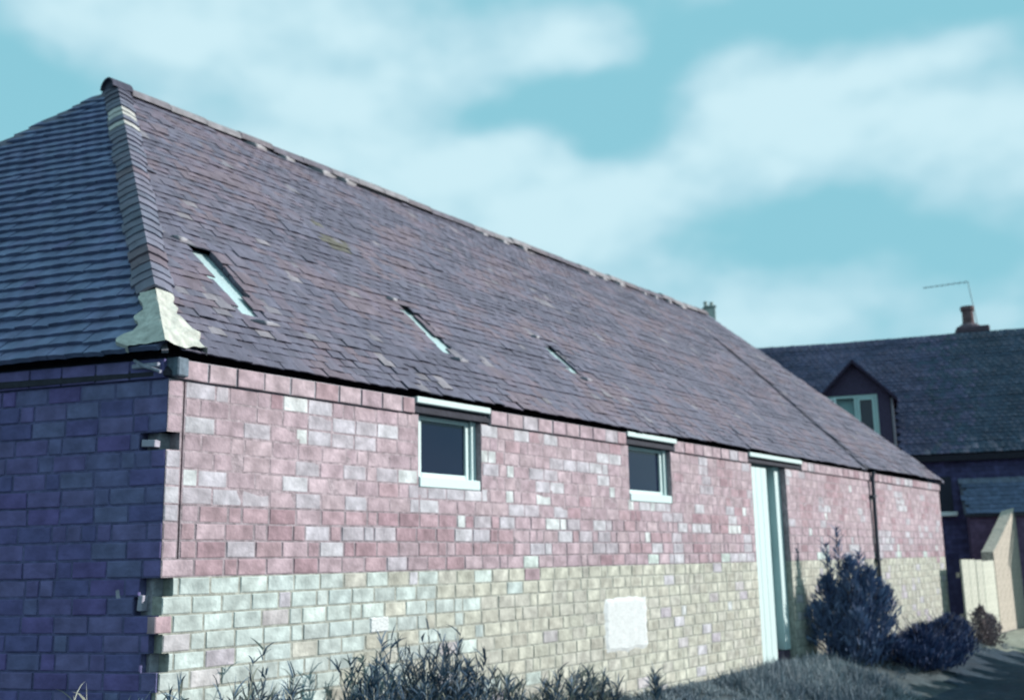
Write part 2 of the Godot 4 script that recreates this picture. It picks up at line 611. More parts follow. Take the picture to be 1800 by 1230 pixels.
func make_tile_templates() -> void:
	for k in 8:
		var s := Shape.new()
		var w := 0.0706
		var skew := jit(0.006)
		var cam_ := 0.004
		# a slightly cambered plain tile; z is out of the roof, y up the slope, its nose at y = 0
		var top := [Vector3(-w, skew, 0.013), Vector3(w, -skew, 0.013), Vector3(w, 0.19, 0.005), Vector3(-w, 0.19, 0.005)]
		var m0 := Vector3(0, 0, 0.013 + cam_)
		var m1 := Vector3(0, 0.19, 0.005 + cam_)
		s.quad(top[0], m0, m1, top[3], Color.WHITE)
		s.quad(m0, top[1], top[2], m1, Color.WHITE)
		var dn := Vector3(0, 0.003, -0.011) if k < 4 else Vector3(0, 0.010, -0.038)
		s.quad(top[0] + dn, m0 + dn, m0, top[0], Color.WHITE)
		s.quad(m0 + dn, top[1] + dn, top[1], m0, Color.WHITE)
		s.quad(top[1] + dn, top[2] + dn, top[2], top[1], Color.WHITE)
		s.quad(top[3] + dn, top[0] + dn, top[0], top[3], Color.WHITE)
		tile_templates.append(s)


# Lays tiles on a plane: from `at` along `a`, up the slope `b`; inside() takes (u, v) on that plane, wave() lifts it
func lay_tiles(part: Node3D, at: Vector3, a: Vector3, b: Vector3, length: float, height: float, gauge: float, inside: Callable, wave: Callable, tint: Callable, tilt := 0.035, thick := false) -> void:
	var n := a.cross(b).normalized()
	var rows := int(height / gauge) + 1
	for r in rows:
		var v := r * gauge
		var u := -0.3 + (0.071 if r % 2 else 0.0) + jit(0.01)
		var lift_row := jit(0.004)
		while u < length + 0.3:
			if inside.call(u, v + gauge * 0.4):
				var sl := jit(0.004) - (0.02 * rng.randf() if rng.randf() < 0.05 else 0.0)
				var o: Vector3 = at + a * (u + jit(0.004)) + b * (v + sl) + n * (float(wave.call(u, v)) + tilt * 0.10 + lift_row + jit(0.003) + (0.006 if rng.randf() < 0.05 else 0.0))
				var turn := Basis(a, b, n) * Basis(Vector3.RIGHT, -tilt + jit(0.02)) * Basis(Vector3.UP, jit(0.014)) * Basis(Vector3.BACK, jit(0.007) if rng.randf() > 0.015 else jit(0.05))
				tile_jobs.append([part, rng.randi() % 4 + (4 if thick else 0), Transform3D(turn, o), tint.call(u, v), shows(o, n, gauge * 0.142)])
			u += 0.142


func commit_tiles(limit: int) -> void:
	tile_jobs.sort_custom(func(x, y): return x[4] > y[4])
	var rest := {}
	for i in tile_jobs.size():
		var j = tile_jobs[i]
		if i < limit:
			var key := "%d %s" % [j[1], j[3]]
			if not tile_meshes.has(key):
				tile_meshes[key] = tile_templates[j[1]].mesh(j[3])
			var o := put("roof_tile", tile_meshes[key], mats.tile, j[0])
			o.transform = j[2]
		else:
			if not rest.has(j[0]):
				rest[j[0]] = Shape.new()
			rest[j[0]].add(tile_templates[j[1]], j[2], j[3])
	for part in rest:
		var o := obj("roof_tiles", rest[part], mats.tile, part)
		o.set_meta("kind", "stuff")
	tile_jobs.clear()


const SLATE := [Color(0.177, 0.167, 0.223), Color(0.193, 0.178, 0.233), Color(0.168, 0.161, 0.219), Color(0.185, 0.178, 0.243), Color(0.198, 0.171, 0.223), Color(0.175, 0.169, 0.233)]
const SLATE_WARM := [Color(0.208, 0.169, 0.211), Color(0.200, 0.169, 0.223), Color(0.216, 0.178, 0.217)]
const SLATE_PALE := [Color(0.250, 0.232, 0.274), Color(0.300, 0.277, 0.310)]
const SLATE_DEEP := [Color(0.144, 0.138, 0.192), Color(0.152, 0.147, 0.202)]
const MOSS := [Color(0.178, 0.167, 0.144), Color(0.167, 0.159, 0.138)]
const HIP_GREY := [Color(0.210, 0.214, 0.285), Color(0.225, 0.223, 0.294), Color(0.195, 0.204, 0.276), Color(0.215, 0.204, 0.271)]
const HIP_SHADE := [Color(0.201, 0.241, 0.405), Color(0.218, 0.263, 0.426), Color(0.190, 0.235, 0.390), Color(0.213, 0.241, 0.405)]  # hip end tiles, blue shade put into the colour


func roof_tint(u: float, v: float) -> Color:
	var a := noise.get_noise_2d(u * 22.0 + 300.0, v * 30.0)
	var r := rng.randf()
	var moss := exp(-pow((u - 3.1) / 0.28, 2) - pow((v - 2.5) / 0.2, 2))
	if rng.randf() < moss * 0.8: return pick(MOSS)
	if r < 0.022 + (0.05 if v < 0.9 and u < 4.0 else 0.0): return pick(SLATE_PALE)
	if v > 3.6 and u < 3.2 and r < 0.35: return pick(SLATE_WARM)
	if a + jit(0.22) > 0.26: return pick(SLATE_WARM)
	if a + jit(0.22) < -0.24: return pick(SLATE_DEEP)
	return pick(SLATE)


func make_roof() -> void:
	var corner_t := (OVERHANG - end_out.z * OVERHANG_END) / end_dir.z
	var eave_corner := end_out * OVERHANG_END + end_dir * corner_t + Vector3(0, EAVE, 0)
	var apex := Vector3(1.65, RIDGE, -DEPTH / 2)
	var apex_far := Vector3(BARN_LENGTH - 3.04, RIDGE, -DEPTH / 2)
	var far_corner := Vector3(BARN_LENGTH + 0.06, EAVE, OVERHANG)
	var back_corner := end_dir * (DEPTH / cos(SKEW) + 0.1) + end_out * OVERHANG_END + Vector3(0, EAVE, 0)
	var back_far := Vector3(BARN_LENGTH + 0.06, EAVE, -DEPTH - OVERHANG)
	var up := (Vector3(0, RIDGE, -DEPTH / 2) - Vector3(0, EAVE, OVERHANG))
	var slope_len := up.length()
	var b := up.normalized()
	var n := Vector3.RIGHT.cross(b).normalized()
	# the boarded deck under the tiles
	var deck := Shape.new()
	var dn := Vector3(0, -0.12, 0)
	var wood := Color(0.05, 0.05, 0.07)
	var sag := Vector3(0, -0.05, 0)
	var mid := (apex + apex_far) / 2 + sag
	var e := eave_corner + dn + Vector3(0.07, 0, -0.05)
	var fcn := far_corner + dn + Vector3(-0.07, 0, -0.05)
	var bk := back_corner + dn
	var bf := back_far + dn
	var ap := apex + dn
	var af := apex_far + dn
	var md := mid + dn
	var em := (e + fcn) / 2
	deck.quad(e, em, md, ap, wood); deck.quad(em, fcn, af, md, wood)
	deck.tri(bk, e, ap, wood)
	deck.tri(fcn, bf, af, wood)
	deck.quad(bf, (bf + bk) / 2, md, af, wood); deck.quad((bf + bk) / 2, bk, ap, md, wood)
	var low := Vector3(0, -0.03, 0)
	deck.quad(bk + low, bf + low, fcn + low, e + low, wood)
	deck.quad(e + low, fcn + low, fcn, e, wood); deck.quad(bk + low, e + low, e, bk, wood)
	deck.quad(fcn + low, bf + low, bf, fcn, wood); deck.quad(bf + low, bk + low, bk, bf, wood)
	var roof := obj("roof", deck, mats.timber, barn)
	# front slope
	var lights := [[0.86, 0.60, 1.12, 1.60], [3.20, 0.68, 3.46, 1.50], [5.60, 0.88, 5.86, 1.54]]
	var origin := Vector3(0, EAVE, OVERHANG)
	var inside := func(u: float, v: float) -> bool:
		var f := v / slope_len
		if f > 1.0 or u < lerpf(eave_corner.x, apex.x, f) + 0.08 or u > lerpf(far_corner.x, apex_far.x, f) + 0.02:
			return false
		for l in lights:
			if u > l[0] and u < l[2] and v > l[1] and v < l[3]:
				return false
		return true
	var wave := func(u: float, v: float) -> float:
		var f := v / slope_len
		var s := -0.05 * sin(PI * clampf((u - 1.6) / 12.8, 0.0, 1.0)) * f
		s += 0.022 * noise.get_noise_2d(u * 9.0, v * 11.0) + (0.016 * noise.get_noise_2d(u * 60.0, 7.0) if v < 0.3 else 0.0)
		if u > EXTENSION_AT:
			s += 0.036 * (1.0 - smoothstep(0.55, 0.95, f))
		return s
	lay_tiles(roof, origin, Vector3.RIGHT, b, BARN_LENGTH, slope_len, 0.094, inside, wave, roof_tint, 0.022)
	# the step where the extension's roof begins
	var step := Shape.new()
	for k in 14:
		var v0 := k * slope_len * 0.72 / 14
		var v1 := (k + 1) * slope_len * 0.72 / 14
		var l0 := float(wave.call(EXTENSION_AT + 0.01, v0)) - 0.004
		var l1 := float(wave.call(EXTENSION_AT + 0.01, v1)) - 0.004
		var p0 := origin + Vector3.RIGHT * (EXTENSION_AT - 0.085) + b * v0
		var p1 := origin + Vector3.RIGHT * (EXTENSION_AT - 0.085) + b * v1
		var w := Vector3(0.05, 0, 0)
		step.quad(p1 - n * 0.06, p0 - n * 0.06, p0 + n * l0, p1 + n * l1, SLATE_DEEP[0])  # side face coloured dark for the shade of the step
		step.quad(p0 + n * l0, p0 + w + n * l0, p1 + w + n * l1, p1 + n * l1, SLATE_PALE[0])
	obj("verge_fillet", step, mats.mortar, roof)
	# hip end, its tiles coloured for shade, over the end wall
	var ha := -end_dir                                        # towards the near corner
	var hn := (eave_corner - back_corner).cross(apex - back_corner).normalized()
	var hb := hn.cross(ha).normalized()
	if hb.y < 0:
		hb = -hb
	var hl := (eave_corner - back_corner).length()
	var hs := (apex - back_corner).dot(hb)
	var hx := (apex - back_corner).dot(ha)
	var hip_in := func(u: float, v: float) -> bool:
		var f := v / hs
		return f <= 1.0 and u > lerpf(0.0, hx, f) - 0.02 and u < lerpf(hl, hx, f) - 0.08
	var hip_wave := func(u: float, v: float) -> float:
		return 0.014 * noise.get_noise_2d(u * 9.0 + 70.0, v * 9.0)
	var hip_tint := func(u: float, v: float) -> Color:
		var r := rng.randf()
		if r < 0.015: return END_SHADE_PALE[1]
		return pick(HIP_SHADE)
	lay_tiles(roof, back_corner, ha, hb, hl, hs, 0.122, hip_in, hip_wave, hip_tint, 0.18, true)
	commit_tiles(300)
	# bonnet tiles up the near hip, and smaller ones on the others
	bonnets("near_hip", eave_corner, apex, hn, n, 0.145, 40, true)
	bonnets("far_hip", back_corner, apex, hn, Vector3(0, n.y, -n.z), 0.13, 40, false)
	var right_n := (far_corner - apex_far).cross(back_far - apex_far).normalized()
	if right_n.y < 0:
		right_n = -right_n
	bonnets("right_hip", far_corner, apex_far, n, right_n, 0.11, 40, false)
	# ridge
	var ridge := Shape.new()
	ridge.box(Vector3(apex.x - 0.05, -0.07, -0.05), Vector3(apex_far.x, -0.02, 0.05), Color(0.45, 0.43, 0.42), 0.0, Transform3D(Basis(), Vector3(0, RIDGE - 0.03, -DEPTH / 2)))
	var rp := obj("ridge", ridge, mats.mortar, roof)
	var count := 29
	for k in count:
		var x0 := lerpf(apex.x - 0.12, apex_far.x + 0.1, (float(k) - (0.5 if k else 0.0)) / (count - 0.5))
		var x1 := lerpf(apex.x - 0.12, apex_far.x + 0.1, (k + 0.5) / (count - 0.5)) - (0.0 if k == 0 else 0.008)
		var s := Shape.new()
		var tint: Color = [Color(0.19, 0.175, 0.215), Color(0.23, 0.20, 0.23), Color(0.33, 0.31, 0.34), Color(0.27, 0.25, 0.28)][(k * 7 + k / 3) % 4]
		if k == 0:
			tint = Color(0.09, 0.09, 0.13)
		var y := -0.05 * sin(PI * (k + 0.5) / count) + jit(0.014)
		var r0 := 0.105 if k else 0.108
		for seg in 8:
			var q0 := PI * (seg + 0.0) / 8
			var q1 := PI * (seg + 1.0) / 8
			for side in [[r0, 1.0], [r0 - 0.018, -1.0]]:
				var r: float = side[0]
				var a0 := Vector3(x0, y + sin(q0) * r, cos(q0) * r)
				var a1 := Vector3(x0, y + sin(q1) * r, cos(q1) * r)
				var sh := Vector3(x1 - x0, jit(0.002), 0)
				if side[1] > 0:
					s.quad(a0, a0 + sh, a1 + sh, a1, tint)
				else:
					s.quad(a1, a1 + sh, a0 + sh, a0, tint)
			for x in [x0, x1]:
				var o0 := Vector3(x, y + sin(q0) * r0, cos(q0) * r0)
				var o1 := Vector3(x, y + sin(q1) * r0, cos(q1) * r0)
				var i0 := Vector3(x, y + sin(q0) * (r0 - 0.018), cos(q0) * (r0 - 0.018))
				var i1 := Vector3(x, y + sin(q1) * (r0 - 0.018), cos(q1) * (r0 - 0.018))
				if x == x0: s.quad(o0, o1, i1, i0, tint)
				else: s.quad(i0, i1, o1, o0, tint)
			if k == 0:
				s.tri(Vector3(x0 + 0.03, y, 0), Vector3(x0 + 0.03, y + sin(q1) * r0, cos(q1) * r0), Vector3(x0 + 0.03, y + sin(q0) * r0, cos(q0) * r0), tint)
		var o := obj("ridge_tile", s, mats.tile, rp)
		o.position = Vector3(0, RIDGE - 0.045 + (0.025 if k == 0 else 0.0), -DEPTH / 2)
		# mortar squeezed out under some of the ridge tiles
		if k in [4, 5, 6, 7, 13, 14, 15, 19, 20, 21, 23, 24, 25, 26]:
			var m := Shape.new()
			lump(m, Vector3((x0 + x1) / 2 + jit(0.08), y - 0.03, 0.085), Vector3(0.18 + jit(0.07), 0.04, 0.03), Color(0.44, 0.43, 0.46), k)
			var mo := obj("mortar_bed", m, mats.mortar, rp)
			mo.position = Vector3(0, RIDGE - 0.045, -DEPTH / 2)
	# mortar at the foot of the near hip
	var fill := Shape.new()
	var hip_dir := (apex - eave_corner).normalized()
	var ff := FastNoiseLite.new()
	ff.seed = 8
	ff.frequency = 1.0
	ff.fractal_octaves = 2
	for face in [[Vector3.RIGHT, n, 0.30, 0.0], [end_dir, hn, 0.30, 40.0]]:
		var point := func(i: int, j: int) -> Vector3:
			var v := -0.005 + 0.72 * j / 22.0
			var reach := lerpf(face[2], 0.10, smoothstep(0.0, 0.85, j / 22.0)) * (1.0 + 0.4 * ff.get_noise_2d(v * 5.5 + face[3], 3.0))
			var u := reach * i / 14.0
			var thick := 0.050 + 0.014 * ff.get_noise_2d(u * 5.0 + face[3], v * 5.0)
			if i == 14: thick = 0.004
			if j == 22: thick = 0.02
			var blend := smoothstep(0.0, 0.06, u)
			var nn: Vector3 = ((n + hn).normalized() * 1.25).lerp(face[1], blend)
			return eave_corner + hip_dir * (v + 0.05 * ff.get_noise_2d(u * 6.0, 20.0 + face[3]) * (1.0 if j in [0, 22] else 0.0)) + face[0] * u + nn * thick
		for i in 14:
			for j in 22:
				var q := [point.call(i, j), point.call(i + 1, j), point.call(i + 1, j + 1), point.call(i, j + 1)]
				var c := Color(0.66, 0.66, 0.60) * (1.0 + 0.12 * ff.get_noise_2d(i * 0.6, j * 0.6 + face[3]))
				if face[3] == 0.0: fill.quad(q[0], q[1], q[2], q[3], c)
				else: fill.quad(q[3], q[2], q[1], q[0], c)
	obj("mortar_fillet", fill, mats.mortar, roof).set_meta("label", "cream cement slapped over the foot of the hip")
	# rooflights: a pale pane let into the tiles, its far side coloured dark for shade
	for l in lights:
		var s := Shape.new()
		var c := func(u: float, v: float, lift: float) -> Vector3:
			return origin + Vector3.RIGHT * u + b * v + n * (float(wave.call(u, v)) + lift)
		var glass := Color(0.50, 0.64, 0.66)
		s.quad(c.call(l[0] - 0.03, l[1] - 0.05, 0.0), c.call(l[2] + 0.03, l[1] - 0.05, 0.0), c.call(l[2] + 0.03, l[3] + 0.05, -0.05 if l[0] < 1.0 else -0.04), c.call(l[0] - 0.03, l[3] + 0.05, -0.05 if l[0] < 1.0 else -0.04), glass)
		var pane := obj("rooflight", s, mats.rooflight, roof)
		pane.set_meta("label", "narrow rooflight let into the tiles")
		var side := Shape.new()
		for k in 9:
			var v0 := lerpf(l[1], l[3], k / 9.0)
			var v1 := lerpf(l[1], l[3], (k + 0.93) / 9.0)
			side.quad(c.call(l[2] + 0.012, v1, -0.07), c.call(l[2] + 0.012, v0, -0.07), c.call(l[2] + jit(0.01), v0, 0.022 + jit(0.008)), c.call(l[2] + jit(0.01), v1, 0.012 + jit(0.006)), SLATE_DEEP[0])
		obj("reveal", side, mats.tile, pane)
		var sill := Shape.new()
		lump(sill, c.call((l[0] + l[2]) / 2 + 0.06, l[1] - 0.03, 0.02), Vector3(0.14, 0.018, 0.03), Color(0.40, 0.40, 0.46), 55 + int(l[0] * 3))
		var apron := Shape.new()
		lump(apron, c.call(l[0] - 0.02, l[3] + 0.05, 0.022), Vector3(0.08, 0.018, 0.03), Color(0.42, 0.42, 0.47), 65 + int(l[0] * 3))
		obj("flashing", apron, mats.mortar, pane)
		obj("flashing", sill, mats.mortar, pane)


func lump(s: Shape, at: Vector3, size: Vector3, col: Color, sd: int) -> void:
	var f := FastNoiseLite.new()
	f.seed = sd
	f.frequency = 0.9
	var rows := 6
	var cols := 10
	var p := func(i: int, j: int) -> Vector3:
		var th := PI * i / rows
		var ph := TAU * (j % cols) / cols
		var d := Vector3(sin(th) * cos(ph), cos(th), sin(th) * sin(ph))
		return at + d * size * (1.0 + 0.45 * f.get_noise_3dv(d * 1.6))
	for i in rows:
		for j in cols:
			var a: Vector3 = p.call(i, j); var b: Vector3 = p.call(i, j + 1); var c: Vector3 = p.call(i + 1, j + 1); var d: Vector3 = p.call(i + 1, j)
			if i < rows - 1: s.tri(a, c, d, col, (a - at).normalized(), (c - at).normalized(), (d - at).normalized())
			if i > 0: s.tri(a, b, c, col, (a - at).normalized(), (b - at).normalized(), (c - at).normalized())


# saddle-shaped tiles up a hip; na and nb are the normals of the slopes on either side
func bonnets(called: String, from: Vector3, to: Vector3, na: Vector3, nb: Vector3, wing: float, count: int, big: bool) -> void:
	var d := (to - from).normalized()
	var wa := na.cross(d).normalized()
	var wb := nb.cross(d).normalized()
	if wa.dot(nb) > 0: wa = -wa
	if wb.dot(na) > 0: wb = -wb
	var out := (na + nb).normalized()
	var holder := Shape.new()
	holder.box(Vector3(-0.02, -0.02, 0), Vector3(0.02, 0.0, -(to - from).length()), Color(0.2, 0.2, 0.24), 0.0, Transform3D(Basis.looking_at(d, out), from - out * 0.01))
	var part := obj(called, holder, mats.mortar, barn)
	var pitch := (to - from).length() / count
	for k in range(6 if big else 0, count):
		var s := Shape.new()
		var p := from + d * (pitch * k)
		var tint: Color = pick(HIP_GREY)
		if big and k in [31, 33, 34]: tint = Color(0.62, 0.60, 0.58)
		if big and k in [9, 10, 22]: tint = SLATE_WARM[0]
		if big and k > 36: tint = SLATE_DEEP[0]
		var w := wing * (1.0 + jit(0.1))
		var lift := 0.032 + jit(0.005)
		var nose := out * (lift + 0.014) + d * jit(0.01)
		var tail := out * (lift - 0.004) + d * pitch * 1.35
		var section := [wa * w + na * 0.004, wa * w * 0.5 + na * 0.018, out * 0.022, wb * w * 0.5 + nb * 0.018, wb * w + nb * 0.004] if big else [wa * w - na * 0.02, wa * w * 0.5 - na * 0.008, out * -0.004, wb * w * 0.5 - nb * 0.008, wb * w - nb * 0.02]
		# stay clear of the corner formed by the slopes
		for i in 4:
			var q0: Vector3 = section[i]; var q1: Vector3 = section[i + 1]
			var n0 := p + q0 + nose; var n1 := p + q1 + nose
			var t0 := p + q0 + tail; var t1 := p + q1 + tail
			var nn := (n1 - n0).cross(t1 - n0)
			if nn.dot(out) > 0:
				s.quad(n0, n1, t1, t0, tint)
				s.quad(n0 - out * 0.022, n1 - out * 0.022, n1, n0, tint)
			else:
				s.quad(n1, n0, t0, t1, tint)
				s.quad(n1 - out * 0.022, n0 - out * 0.022, n0, n1, tint)
		obj("hip_tile", s, mats.tile, part)


# ------------------------------------------------------------------ openings of the barn
const PAINT := Color(0.66, 0.80, 0.80)
const PAINT_SHADE := Color(0.36, 0.55, 0.57)  # the same door paint with shade put into it


func small_window(x0: float, x1: float, label: String) -> void:
	var lintel := Shape.new()
	lintel.box(Vector3(x0 - 0.055, 2.108, -0.10), Vector3(x1 + 0.10, 2.160, 0.036), PAINT, 0.006)
	var win := Shape.new()
	var y0 := 1.515
	var y1 := 2.086
	var zf := -0.055
	var w := 0.07
	for r in [[x0 + 0.004, y0, x0 + w, y1], [x1 - w, y0, x1 - 0.004, y1], [x0 + w + 0.001, y1 - 0.045, x1 - w - 0.001, y1]]:
		win.box(Vector3(r[0], r[1], zf - 0.07), Vector3(r[2], r[3], zf), PAINT, 0.005)
	win.box(Vector3(x0 + 0.004, y1 + 0.001, zf - 0.16), Vector3(x1 - 0.004, 2.107, zf - 0.03), Color(0.10, 0.11, 0.13))  # dark strip standing for the shade under the lintel
	var o := obj("window", win, mats.paint, barn)
	o.set_meta("label", label)
	var cas := Shape.new()
	var a := x0 + w + 0.012
	var c := x1 - w - 0.012
	for r in [[a, y0 + 0.01, a + 0.04, y1 - 0.057], [c - 0.04, y0 + 0.01, c, y1 - 0.057], [a + 0.041, y1 - 0.092, c - 0.041, y1 - 0.057], [a + 0.041, y0 + 0.01, c - 0.041, y0 + 0.05]]:
		cas.box(Vector3(r[0], r[1], zf - 0.065), Vector3(r[2], r[3], zf - 0.022), PAINT, 0.004)
	obj("casement", cas, mats.paint, o)
	var pane := Shape.new()
	pane.box(Vector3(a + 0.03, y0 + 0.04, zf - 0.046), Vector3(c - 0.03, y1 - 0.08, zf - 0.042), Color.WHITE)
	obj("pane", pane, mats.glass, o)
	var sill := Shape.new()
	sill.box(Vector3(x0 + 0.003, 1.437, -0.15), Vector3(x1 - 0.028, 1.522, 0.010), PAINT, 0.008)
	obj("sill", sill, mats.paint, o)
	obj("lintel", lintel, mats.paint, o)
	# brick reveals, with shade put into their darker colour
	var rev := Shape.new()
	rev.box(Vector3(x1 + 0.001, 1.435, -0.31), Vector3(x1 + 0.02, 2.107, -0.0105), Color(0.22, 0.19, 0.24))
	rev.box(Vector3(x0 - 0.02, 1.435, -0.31), Vector3(x0 - 0.001, 2.107, -0.0105), Color(0.22, 0.19, 0.24))
	obj("reveal", rev, mats.brick, o)


func barn_door() -> void:
	var lintel := Shape.new()
	lintel.box(Vector3(8.72, 2.10, -0.10), Vector3(10.47, 2.155, 0.045), PAINT, 0.006)
	var post := Shape.new()
	post.box(Vector3(9.765, -0.36, -0.26), Vector3(9.947, 2.099, -0.085), PAINT, 0.006)
	post.box(Vector3(8.84, 2.03, -0.22), Vector3(9.763, 2.099, -0.085), Color(0.13, 0.17, 0.2), 0.005)  # door head coloured dark for the lintel's shade
	var door := obj("door", post, mats.paint, barn)
	door.set_meta("label", "pale painted two-leaf door, the left leaf flush with the wall")
	var leaf := Shape.new()
	for k in 3:
		leaf.box(Vector3(8.845 + k * 0.171, -0.50, -0.065), Vector3(8.845 + (k + 1) * 0.171 - 0.004, 1.985, -0.025), PAINT, 0.004)
	obj("door_leaf", leaf, mats.paint, door)
	var inner := Shape.new()
	for k in 3:
		inner.box(Vector3(9.30 + k * 0.155, -0.27, -0.25), Vector3(9.30 + (k + 1) * 0.155 - 0.004, 2.03, -0.21), PAINT_SHADE, 0.004)
	obj("door_leaf", inner, mats.paint, door).set_meta("label", "recessed door leaf with shade put into its paint")
	var latch := Shape.new()
	latch.box(Vector3(9.66, 0.86, -0.210), Vector3(9.70, 0.94, -0.188), Color(0.05, 0.06, 0.07), 0.004)
	obj("latch", latch, mats.metal, door)
	var stepping := Shape.new()
	stepping.box(Vector3(9.36, -0.9, -0.30), Vector3(9.948, -0.37, -0.10), Color(0.16, 0.11, 0.17), 0.01)
	obj("threshold", stepping, mats.brick, door)
	obj("lintel", lintel, mats.paint, door)
	var rev := Shape.new()
	rev.box(Vector3(9.951, -0.9, -0.31), Vector3(9.97, 2.099, -0.0105), Color(0.20, 0.18, 0.23))  # reveals coloured darker, shade put into the brick
	rev.box(Vector3(8.815, -0.9, -0.31), Vector3(8.834, 2.099, -0.0105), Color(0.20, 0.18, 0.23))
	obj("reveal", rev, mats.brick, door)
	# downpipe where the extension begins
	var pipe := Shape.new()
	pipe.ring_tube([Vector3(13.45, 2.17, 0.08), Vector3(13.45, 2.05, 0.055), Vector3(13.46, 0.9, 0.036), Vector3(13.48, -0.6, 0.036)], [0.032, 0.032, 0.032, 0.032], 10, Color(0.07, 0.075, 0.10))
	var dp := obj("downpipe", pipe, mats.metal, barn)
	for y in [1.75, 0.75, -0.2]:
		var c := Shape.new()
		c.box(Vector3(13.39, y, 0.0), Vector3(13.53, y + 0.04, 0.075), Color(0.07, 0.075, 0.10), 0.004)
		obj("pipe_clip", c, mats.metal, dp)
	# timber ends under the near corner of the eaves
	var plate := Shape.new()
	plate.box(Vector3(-0.08, -0.045, -0.09), Vector3(0.02, 0.075, 0.05), Color(0.17, 0.22, 0.28), 0.008, Transform3D(Basis(Vector3.UP, 0.2), Vector3(0.09, 2.075, 0.0)))
	obj("wall_plate_end", plate, mats.timber, barn)
	var spike := Shape.new()
	var t := Transform3D(Basis(-end_dir, Vector3.UP, end_out), Vector3.ZERO)
	spike.box(Vector3(-0.25, 2.085, -0.02), Vector3(-0.05, 2.115, 0.05), Color(0.42, 0.44, 0.55), 0.006, t)
	spike.ring_tube([t * Vector3(-0.24, 2.14, 0.03), t * Vector3(-0.16, 2.10, 0.055), t * Vector3(-0.02, 2.05, 0.06)], [0.012, 0.014, 0.012], 6, Color(0.40, 0.42, 0.52))
	obj("eave_bracket", spike, mats.timber, barn)


# ------------------------------------------------------------------ ground
func ground_height(x: float, z: float) -> float:
	var f := smoothstep(0.15, 1.9, z)
	return -0.5 - 0.45 * f - 0.25 * smoothstep(13.0, 19.0, x) * (1.0 - f) + 0.012 * noise.get_noise_2d(x * 30.0, z * 30.0)


func sheet(xs: PackedFloat32Array, zs: PackedFloat32Array, lift: float, col: Callable, keep: Callable) -> Shape:
	var s := Shape.new()
	var p := func(x: float, z: float) -> Vector3:
		return Vector3(x, ground_height(x, z) + lift, z)
	for i in xs.size() - 1:
		for j in zs.size() - 1:
			if not keep.call((xs[i] + xs[i + 1]) / 2, (zs[j] + zs[j + 1]) / 2):
				continue
			var c: Color = col.call((xs[i] + xs[i + 1]) / 2, (zs[j] + zs[j + 1]) / 2)
			s.quad(p.call(xs[i], zs[j + 1]), p.call(xs[i + 1], zs[j + 1]), p.call(xs[i + 1], zs[j]), p.call(xs[i], zs[j]), c)
	return s


func steps(list: Array) -> PackedFloat32Array:               # [from, to, step], ...
	var a := PackedFloat32Array()
	for l in list:
		var x: float = l[0]
		while x < l[1] - 0.0001:
			a.append(x)
			x += l[2]
	a.append(list[-1][1])
	return a


func make_ground() -> void:
	var xs := steps([[-300, -20, 40], [-20, -4, 2], [-4, 24, 0.25], [24, 44, 2], [44, 324, 40]])
	var zs := steps([[-300, -20, 40], [-20, -2, 2], [-2, 4, 0.2], [4, 24, 2], [24, 304, 40]])
	var any := func(_x, _z): return true
	var earth := func(x: float, z: float) -> Color:
		var k := 1.0 + 0.3 * noise.get_noise_2d(x * 14.0, z * 14.0)
		return Color(0.09 * k, 0.115 * k, 0.13 * k)
	struct("ground", sheet(xs, zs, 0.0, earth, any), mats.ground)
	var lx := steps([[-60, -20, 10], [-20, -4, 2], [-4, 24, 0.25], [24, 60, 4]])
	var lz := steps([[0.4, 4, 0.2], [4, 14, 2]])
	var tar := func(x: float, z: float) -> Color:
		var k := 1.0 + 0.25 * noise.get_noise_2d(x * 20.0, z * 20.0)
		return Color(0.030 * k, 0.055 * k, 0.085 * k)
	var in_lane := func(x: float, z: float) -> bool:
		return z > 1.5 + 0.12 * sin(x * 1.3) + 0.05 * sin(x * 4.1) - 0.8 * smoothstep(11.0, 15.0, x) and x < 15.4 + (z - 0.7) * 2.4
	struct("lane", sheet(lx, lz, 0.012, tar, in_lane), mats.ground)
	var gravel := func(x: float, z: float) -> Color:
		var k := 1.0 + 0.2 * noise.get_noise_2d(x * 20.0 + 50.0, z * 20.0)
		return Color(0.30 * k, 0.32 * k, 0.27 * k)
	var in_yard := func(x: float, z: float) -> bool:
		return x >= 15.4 + (z - 0.7) * 2.4 and x < 30.0
	struct("gravel_yard", sheet(lx, lz, 0.008, gravel, in_yard), mats.ground)


# ------------------------------------------------------------------ plants
func blade(s: Shape, at: Vector3, dir: Vector3, length: float, width: float, droop: float, col: Color) -> void:
	var side := dir.cross(Vector3(jit(1), jit(0.4), jit(1))).normalized()
	var p := at
	var d := dir.normalized()
	var w := width
	var segs := 3
	for k in segs:
		var q := p + d * length / segs
		var w2: float = width * [0.95, 0.6, 0.02][k]
		s.quad(p - side * w, p + side * w, q + side * w2, q - side * w2, col)
		p = q
		w = w2
		d = (d + Vector3(0, -droop, 0)).normalized()


